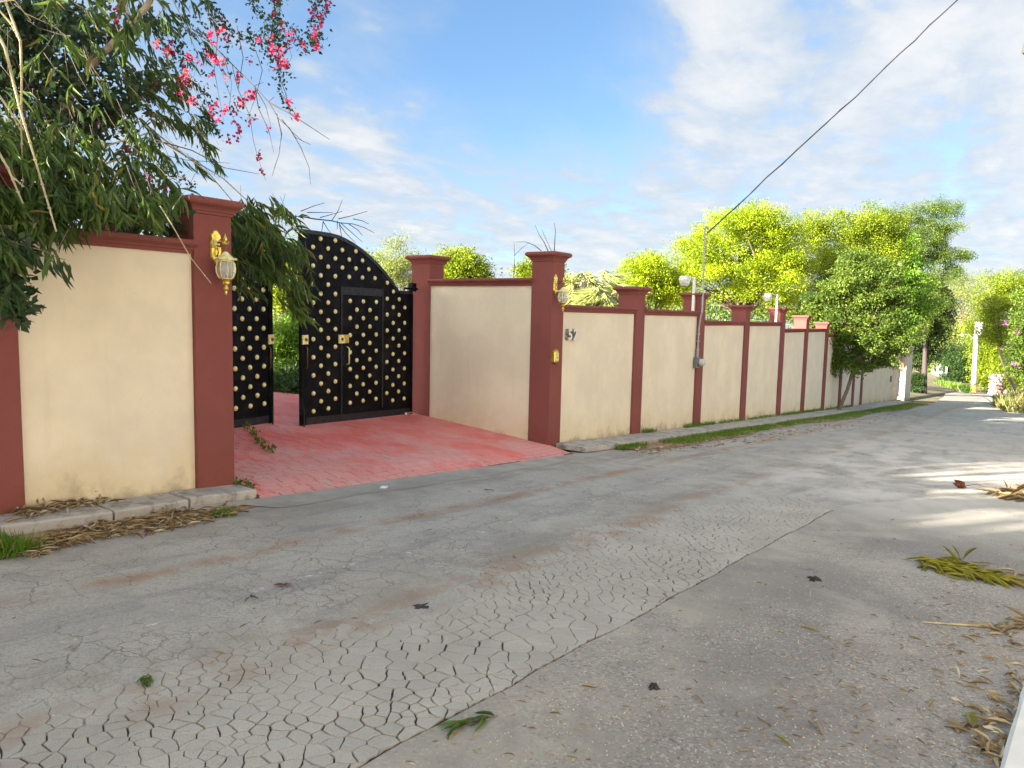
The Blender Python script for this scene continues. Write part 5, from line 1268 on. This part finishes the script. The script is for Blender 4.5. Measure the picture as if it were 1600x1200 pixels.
# small broad leaves on the twig hanging at the left pillar
rng = np.random.default_rng(82); xy = np.array([(35, 380), (48, 396), (60, 405), (72, 412), (45, 402), (55, 412), (88, 408), (84, 420), (100, 415), (108, 420), (96, 428)], float)
pts = [at_depth(x, y, 4.72) for x, y in ((5, 372), (40, 385), (70, 392), (88, 402), (102, 406))]
sp = thing('hanging_sprig', 'leafy sprig hanging across the corner of the cream bay', 'sprig', pts[0]); b = MB(); b.tube(pts, [.004, .0035, .003, .0025, .002], 5); b.build('stem', 'twig', sp)
for (x, y) in xy:
    for k in range(2): scatter('leaf', BLADE, at_depth(x+rng.uniform(-4, 4), y-8, 4.71)[None], (RIGHT*rng.uniform(-.3, .7)+np.array([0, 0, -1.]))[None], (TOWARD+rng.normal(size=3)*.3)[None], rng.uniform(.09, .15), .026, 'bamboo_dark_leaf', sp, np.array([rng.random()*.9]), rng)

# ================================================================== GROUND COVER AND LITTER
def blades(name, px_py_n, mat, rng, hmin, hmax, zf=road_z, parent=None, wid=.008, lean=.45):
    P_ = np.concatenate(px_py_n); n = len(P_); up = np.array([0, 0, 1.])+rng.normal(size=(n, 3))*np.array([lean, lean, .1]); L = rng.uniform(hmin, hmax, n)
    return scatter(name, blade_template(3, 1, .1, .45, .3), P_, up, rand_unit(n, rng), L, wid*rng.uniform(.7, 1.5, n), mat, parent, None, rng)
rng = np.random.default_rng(100); ps = []
for k in range(22000):
    x = 10.7+34.5*rng.random()**1.15; w0 = -.63-.008*max(0, x-14); w1 = w0-(.33+.11*sin(x*.55)+.022*max(0, x-14))*min(1, (x-10.6)/1.6)
    f = rng.random()**1.35; y = w0+(w1-w0)*f + rng.normal()*.035
    if rng.random() < .55*max(0, sin(x*1.7)+sin(x*.61+1)+.8*sin(x*4.3)-.5) or (f > .45 and rng.random() < .45+.4*sin(x*2.9+y*9)): continue
    ps.append((x, y, float(road_z(x))+.012+.012*(1-f)))
stuff(blades('grass', [np.array(ps)], 'grass_blade', rng, .03, .085, wid=.012))
ps = []
for (x0, x1, n) in ((12.9, 13.5, 90), (15.0, 16.9, 360), (17.2, 19.0, 160), (19.4, 22.2, 200), (22.7, 25.0, 380), (25.4, 28.1, 400), (28.5, 33.5, 360)):
    for k in range(n):
        x = x0+(x1-x0)*rng.random(); ps.append((x, -.035-abs(rng.normal())*.035, float(prof(x))))
stuff(blades('weeds', [np.array(ps)], 'grass_blade', rng, .04, .13, wid=.012))
def tuft(px, py, n, r_, h_, label, mat='grass_blade', name='grass_tuft', f=road_z):
    P0 = at_ground(px, py, f); q = P0+np.concatenate([rng.normal(size=(n, 2))*r_, np.zeros((n, 1))], 1); q[:, 2] = f(q[:, 0], q[:, 1])+.0
    return tag(blades(name, [q], mat, rng, h_*.5, h_*1.15, wid=.009, lean=.55), label, 'grass tuft')
tuft(8, 866, 420, .075, .14, 'bright green grass tuft at the corner below the near pillar')
tuft(32, 815, 300, .09, .12, 'yellowing grass tuft between two pavement slabs', 'weed_blade')
tuft(345, 806, 160, .055, .06, 'low green weed patch in the litter before the kerb')
tuft(270, 762, 110, .05, .07, 'small weed at the foot of the lantern pillar', 'weed_blade', f=lambda x, y: prof(x))
tuft(138, 776, 70, .05, .05, 'dark weed sprouting at the foot of the cream bay', 'grass_blade', f=lambda x, y: prof(x))
tuft(1013, 676, 60, .05, .09, 'little weed on the pavement past the second pillar', 'grass_blade', f=lambda x, y: prof(x))
# creeping plants on the driveway
def creeper(pxs, label, n, s_):
    P0 = at_ground(*pxs[0], f=drive_z); t = thing('creeper', label, 'weed', P0); pw = [at_ground(x, y, f=drive_z)+[0, 0, .02] for x, y in pxs]; b = MB(); b.tube(pw, .003, 5); b.build('stem', 'twig', t)
    q = []
    for i in range(len(pw)-1):
        m_ = n//(len(pw)-1); w = rng.random((m_, 1)); q.append(pw[i]*(1-w)+pw[i+1]*w+np.abs(rng.normal(size=(m_, 3)))*np.array([.02, .02, .035])*s_)
    q = np.concatenate(q); k = len(q); stuff(scatter('leaves', CARD, q, rand_unit(k, rng)+[0, 0, .3], rand_unit(k, rng)+[0, 0, 1.], rng.uniform(.03, .055, k), rng.uniform(.02, .035, k), 'mid_leaf', t, None, rng))
creeper([(378, 668), (393, 675), (400, 690), (410, 702), (428, 711)], 'green creeper sprig lying on the red driveway by the gate', 170, 1.0)
creeper([(366, 758), (380, 762), (393, 766)], 'low weed at the corner of pavement and driveway', 60, .7)

STRAW = blade_template(3, 1, .3, .12, .45)
def litter(name, pts, mat, L, asp, rng, flat=.35, parent=None, tone=None):
    n = len(pts); a = rand_unit(n, rng)*np.array([1, 1, .18]); return scatter(name, STRAW, pts, a, np.array([0, 0, 1.])+rng.normal(size=(n, 3))*flat, rng.uniform(*L, n), rng.uniform(*asp, n), mat, parent, tone, rng)
def px_scatter(polys, f=road_z, dz=.012):
    out = []
    for poly, n in polys:
        for x, y in sample_poly(poly, n, rng): out.append(at_ground(x, y, f)+[0, 0, dz+.012*rng.random()])
    return np.array(out)
q = px_scatter([([(28, 862), (140, 826), (250, 806), (370, 792), (378, 804), (260, 832), (120, 850), (40, 876)], 620), ([(30, 860), (120, 828), (180, 820), (120, 850)], 160)])
stuff(litter('dry_litter', q, 'dry_leaf', (.05, .16), (.006, .016), rng))
q = px_scatter([([(25, 800), (60, 786), (150, 778), (180, 786), (90, 800), (40, 815)], 240)], lambda x, y: prof(x)); stuff(litter('dry_litter', q, 'dry_leaf', (.05, .16), (.008, .022), rng))
q = px_scatter([([(1540, 1120), (1600, 1040), (1600, 1100), (1575, 1190), (1540, 1200), (1510, 1160)], 120), ([(1500, 990), (1600, 960), (1600, 1060), (1560, 1100), (1490, 1150), (1440, 1130)], 40)]); stuff(litter('dry_litter', q, 'dry_leaf', (.04, .13), (.010, .030), rng, .6))
q = px_scatter([([(970, 702), (1090, 690), (1300, 660), (1440, 645), (1445, 651), (1200, 690), (1000, 712)], 420)]); stuff(litter('dry_litter', q, 'dry_leaf', (.04, .14), (.010, .03), rng))
q = px_scatter([([(800, 1060), (1200, 820), (1600, 780), (1600, 1200), (600, 1200)], 420), ([(1250, 1000), (1600, 880), (1600, 1200), (1150, 1200)], 330), ([(0, 900), (500, 800), (1000, 740), (1000, 860), (0, 1150)], 60)]); stuff(litter('dry_litter', q, 'dry_leaf', (.012, .06), (.003, .008), rng, .3))
ct = np.array([at_ground(x, y)+[0, 0, .012] for x, y in sample_poly([(700, 1200), (1150, 900), (1600, 820), (1600, 1200)], 900, rng)]); stuff(scatter('grit', (np.array([(0, 0, 0), (.5, .5, .2), (1, 0, 0), (.5, -.5, .2), (.5, 0, .6)], float)-[.5, 0, 0], [(0, 3, 4), (3, 2, 4), (2, 1, 4), (1, 0, 4)]), ct, rand_unit(900, rng)*[1, 1, 0.02], np.array([[0, 0, 1.]])+rng.normal(size=(900, 3))*.05, rng.uniform(.004, .012, 900), rng.uniform(.004, .010, 900), 'dry_leaf', None, np.full(900, .97), rng))
q = np.array([at_ground(x, y)+[0, 0, .02] for x, y in ((39, 830), (76, 843), (120, 778), (130, 828), (116, 826), (73, 846), (230, 838))]); stuff(litter('fallen_bracts', q, 'purple_bract', (.03, .045), (.025, .04), rng, .5))

# single pieces lying on the road
def frond(px0, px1, label, name='leaf_sprig', n=9, L=(.07, .13), mat='bamboo_leaf', w=.18, cat='leaf sprig', h_=.02, wide=.4):
    A_, B_ = at_ground(*px0)+[0, 0, h_], at_ground(*px1)+[0, 0, h_]; t = thing(name, label, cat, (A_+B_)/2); b = MB(); b.tube([A_, (A_+B_)/2+[0, 0, .006], B_], [.003, .0025, .0015], 5); b.build('stem', 'twig', t); d = (B_-A_)/np.linalg.norm(B_-A_); sd = np.array([-d[1], d[0], 0])
    for k in range(n):
        s_ = (k+.6)/n; p = A_+(B_-A_)*s_; a = d*rng.uniform(.6, 1.2)+sd*rng.normal()*wide+np.array([0, 0, abs(rng.normal())*.10+.02]); scatter('leaf', BLADE, p[None], a[None], (np.array([0, 0, 1.])+rng.normal(size=3)*.4)[None], rng.uniform(*L), rng.uniform(*L)*w, mat, t, np.array([rng.random()*.94]), rng)
    return t
frond((778, 1126), (712, 1142), 'green bamboo sprig lying on the rough asphalt near the crazed strip', n=11, L=(.08, .14))
frond((232, 1060), (226, 1072), 'tiny green leaf cluster alone on the smooth asphalt', n=9, L=(.04, .07), w=.4)
frond((392, 934), (391, 940), 'small pale shoot on the asphalt near the brown dirt line', n=3, L=(.05, .08), w=.15)
frond((755, 768), (768, 769), 'small green leaf by the concrete apron', n=3, L=(.05, .07), w=.4)
t = frond((1426, 882), (1560, 912), 'wilted yellow-green heap of palm leaves on the road', name='leaf_heap', n=70, L=(.14, .30), mat='cut_leaf', w=.09, cat='leaf heap', h_=.035, wide=.85)
q = px_scatter([([(1425, 876), (1500, 878), (1562, 908), (1540, 914), (1470, 902)], 60)], dz=.03); litter('leaves', q, 'cut_leaf', (.10, .24), (.010, .018), rng, .6, t)
# curled red leaf on its stalk, and the straw beside it
P0, P1, P2, P3 = [at_ground(x, y)+[0, 0, .03] for x, y in ((1506, 763), (1525, 762), (1545, 766), (1572, 772))]
t = thing('fallen_leaf', 'curled dark red leaf on a long stalk beside the dry straw', 'leaf', P0)
b = MB(); b.tube([P0, P1+[0, 0, .02], P2, P3], [.006, .004, .004, .004], 5); b.build('stalk', 'dark_twig', t)
for k in range(5): scatter('blade', BLADE, P0[None]+rng.normal(size=(1, 3))*.012, (P0-P1)[None]+rng.normal(size=(1, 3))*.06+[0, 0, .05], (TOWARD+rng.normal(size=3)*.6)[None], rng.uniform(.13, .2), .10, 'dry_red_leaf', t, np.array([rng.random()]), rng)
q = px_scatter([([(1562, 774), (1580, 768), (1620, 770), (1620, 786), (1575, 782)], 110)], dz=.03); tag(litter('straw_bundle', q, 'dry_leaf', (.18, .38), (.008, .014), rng, .3), 'bundle of dry straw at the sunlit frame edge', 'straw')
for (x0, y0, x1, y1, lab, w_) in ((1250, 984, 1290, 991, 'dry husk lying across the dark asphalt', .03), (1418, 998, 1443, 1003, 'curled tan husk beside the long dry stalk', .03), (1497, 1152, 1508, 1128, 'broad pale dry leaf before the leaf drift', .06), (1518, 1118, 1522, 1148, 'half green dry leaf at the edge of the leaf drift', .045), (1209, 1155, 1240, 1172, 'thin greenish stick on the near asphalt', .012), (1085, 1092, 1103, 1106, 'short tan straw on the near asphalt', .012), (1272, 1132, 1290, 1162, 'grey twig fragment on the near asphalt', .016), (1580, 1008, 1604, 1014, 'orange dry leaf close to the frame edge', .04), (905, 1078, 942, 1080, 'thin straw beside the dark spot', .010)):
    A_, B_ = at_ground(x0, y0)+[0, 0, .018], at_ground(x1, y1)+[0, 0, .022]; L = np.linalg.norm(B_-A_); o_ = scatter('dry_leaf', BLADE, A_[None], (B_-A_)[None], (np.array([0, 0, 1.])+rng.normal(size=3)*.25)[None], L, w_, 'cut_leaf' if 'green' in lab else 'dry_leaf', None, np.array([.85 if 'pale' in lab else .35+rng.random()*.4]), rng); tag(o_, lab, 'dry leaf')
t = thing('dry_stalk', 'long dry bamboo stalk with papery sheaths by the frame edge', 'stalk', at_ground(1500, 982)); pw = [at_ground(x, y)+[0, 0, .02] for x, y in ((1440, 977), (1500, 981), (1560, 984), (1620, 984))]; b = MB(); b.tube(pw, [.004, .007, .009, .010], 6); b.build('stem', 'culm', t)
q = px_scatter([([(1540, 980), (1620, 974), (1620, 992), (1550, 990)], 22)], dz=.02); litter('sheaths', q, 'dry_leaf', (.08, .2), (.012, .03), rng, .4, t)
t = thing('dry_stalk', 'white dry twig with a papery tuft right of the palm leaf heap', 'stalk', at_ground(1560, 900)); pw = [at_ground(x, y)+[0, 0, .02] for x, y in ((1545, 894), (1570, 900), (1585, 905))]; b = MB(); b.tube(pw, .006, 5); b.build('stem', 'pale_bark', t)
q = px_scatter([([(1575, 900), (1600, 898), (1600, 910), (1580, 910)], 14)], dz=.02); litter('sheaths', q, 'dry_leaf', (.08, .16), (.015, .03), rng, .5, t)
P0 = at_ground(600, 764); b = MB(); n = 7; rr = [rng.uniform(.7, 1.2) for _ in range(n)]
b.loft([[P0+[.055*rr[k]*cos(2*pi*k/n)*s_, .04*rr[k]*sin(2*pi*k/n)*s_, zz+(.008*rng.random())] for k in range(n)] for s_, zz in ((.8, .002), (1, .012), (.55, .026))]); tag(b.build('plastic_scrap', 'plastic_scrap'), 'crumpled white and blue plastic scrap on the concrete apron', 'litter')
P0 = at_ground(444, 918)+[0, 0, .01]; tag(scatter('fallen_leaf', BLADE, np.stack([P0, P0+[.01, .01, 0]]), np.array([[1., .3, .1], [-.6, .5, .2]]), np.array([[0, .2, 1.], [.3, 0, 1.]]), .07, .05, 'dry_red_leaf', None, np.array([.9, .6]), rng), 'small curled brown leaf on the grey asphalt before the driveway', 'leaf')
for (x, y, lab) in ((1021, 1079, 'dark clump of dirt on the near asphalt'), (1272, 908, 'black smear of crushed fruit on the road'), (655, 949, 'dark oily blot in the middle of the road')):
    P0 = at_ground(x, y)+[0, 0, .011 if x > 900 else 0.]; b = MB(); n = 18; r0 = {1021: .032, 1272: .06, 655: .06}[x]; tall = .016 if x > 900 else .004
    rr = [1+.30*sin(k*1.3+x)+.22*sin(k*2.9+y)+.15*rng.normal() for k in range(n)]
    b.loft([[P0+[r0*cos(2*pi*k/n)*s_*rr[k], r0*.7*sin(2*pi*k/n)*s_*rr[k], zz*(1+.25*rng.normal())] for k in range(n)] for s_, zz in ((1, .001), (.85, tall*.5), (.55, tall), (.2, tall*1.1))])
    tag(b.build('dirt_clump', 'dark_soil'), lab, 'dirt')
# weeds along the right of the bend
rng = np.random.default_rng(110); ps = []
for x, y in sample_poly([(1548, 634), (1600, 620), (1625, 618), (1625, 650), (1570, 644)], 2600, rng): P0 = at_ground(x, y); ps.append(P0)
stuff(blades('weeds', [np.array(ps)], 'weed_blade', rng, .35, 1.0, wid=.05, lean=.4))
ps = []
for x, y in sample_poly([(1470, 600), (1516, 612), (1516, 616), (1460, 604)], 500, rng): ps.append(at_ground(x, y))
for x, y in sample_poly([(1432, 577), (1456, 580), (1450, 588), (1434, 584)], 500, rng): ps.append(at_ground(x, y))
stuff(blades('weeds', [np.array(ps)], 'grass_blade', rng, .5, 1.0, wid=.12, lean=.4))
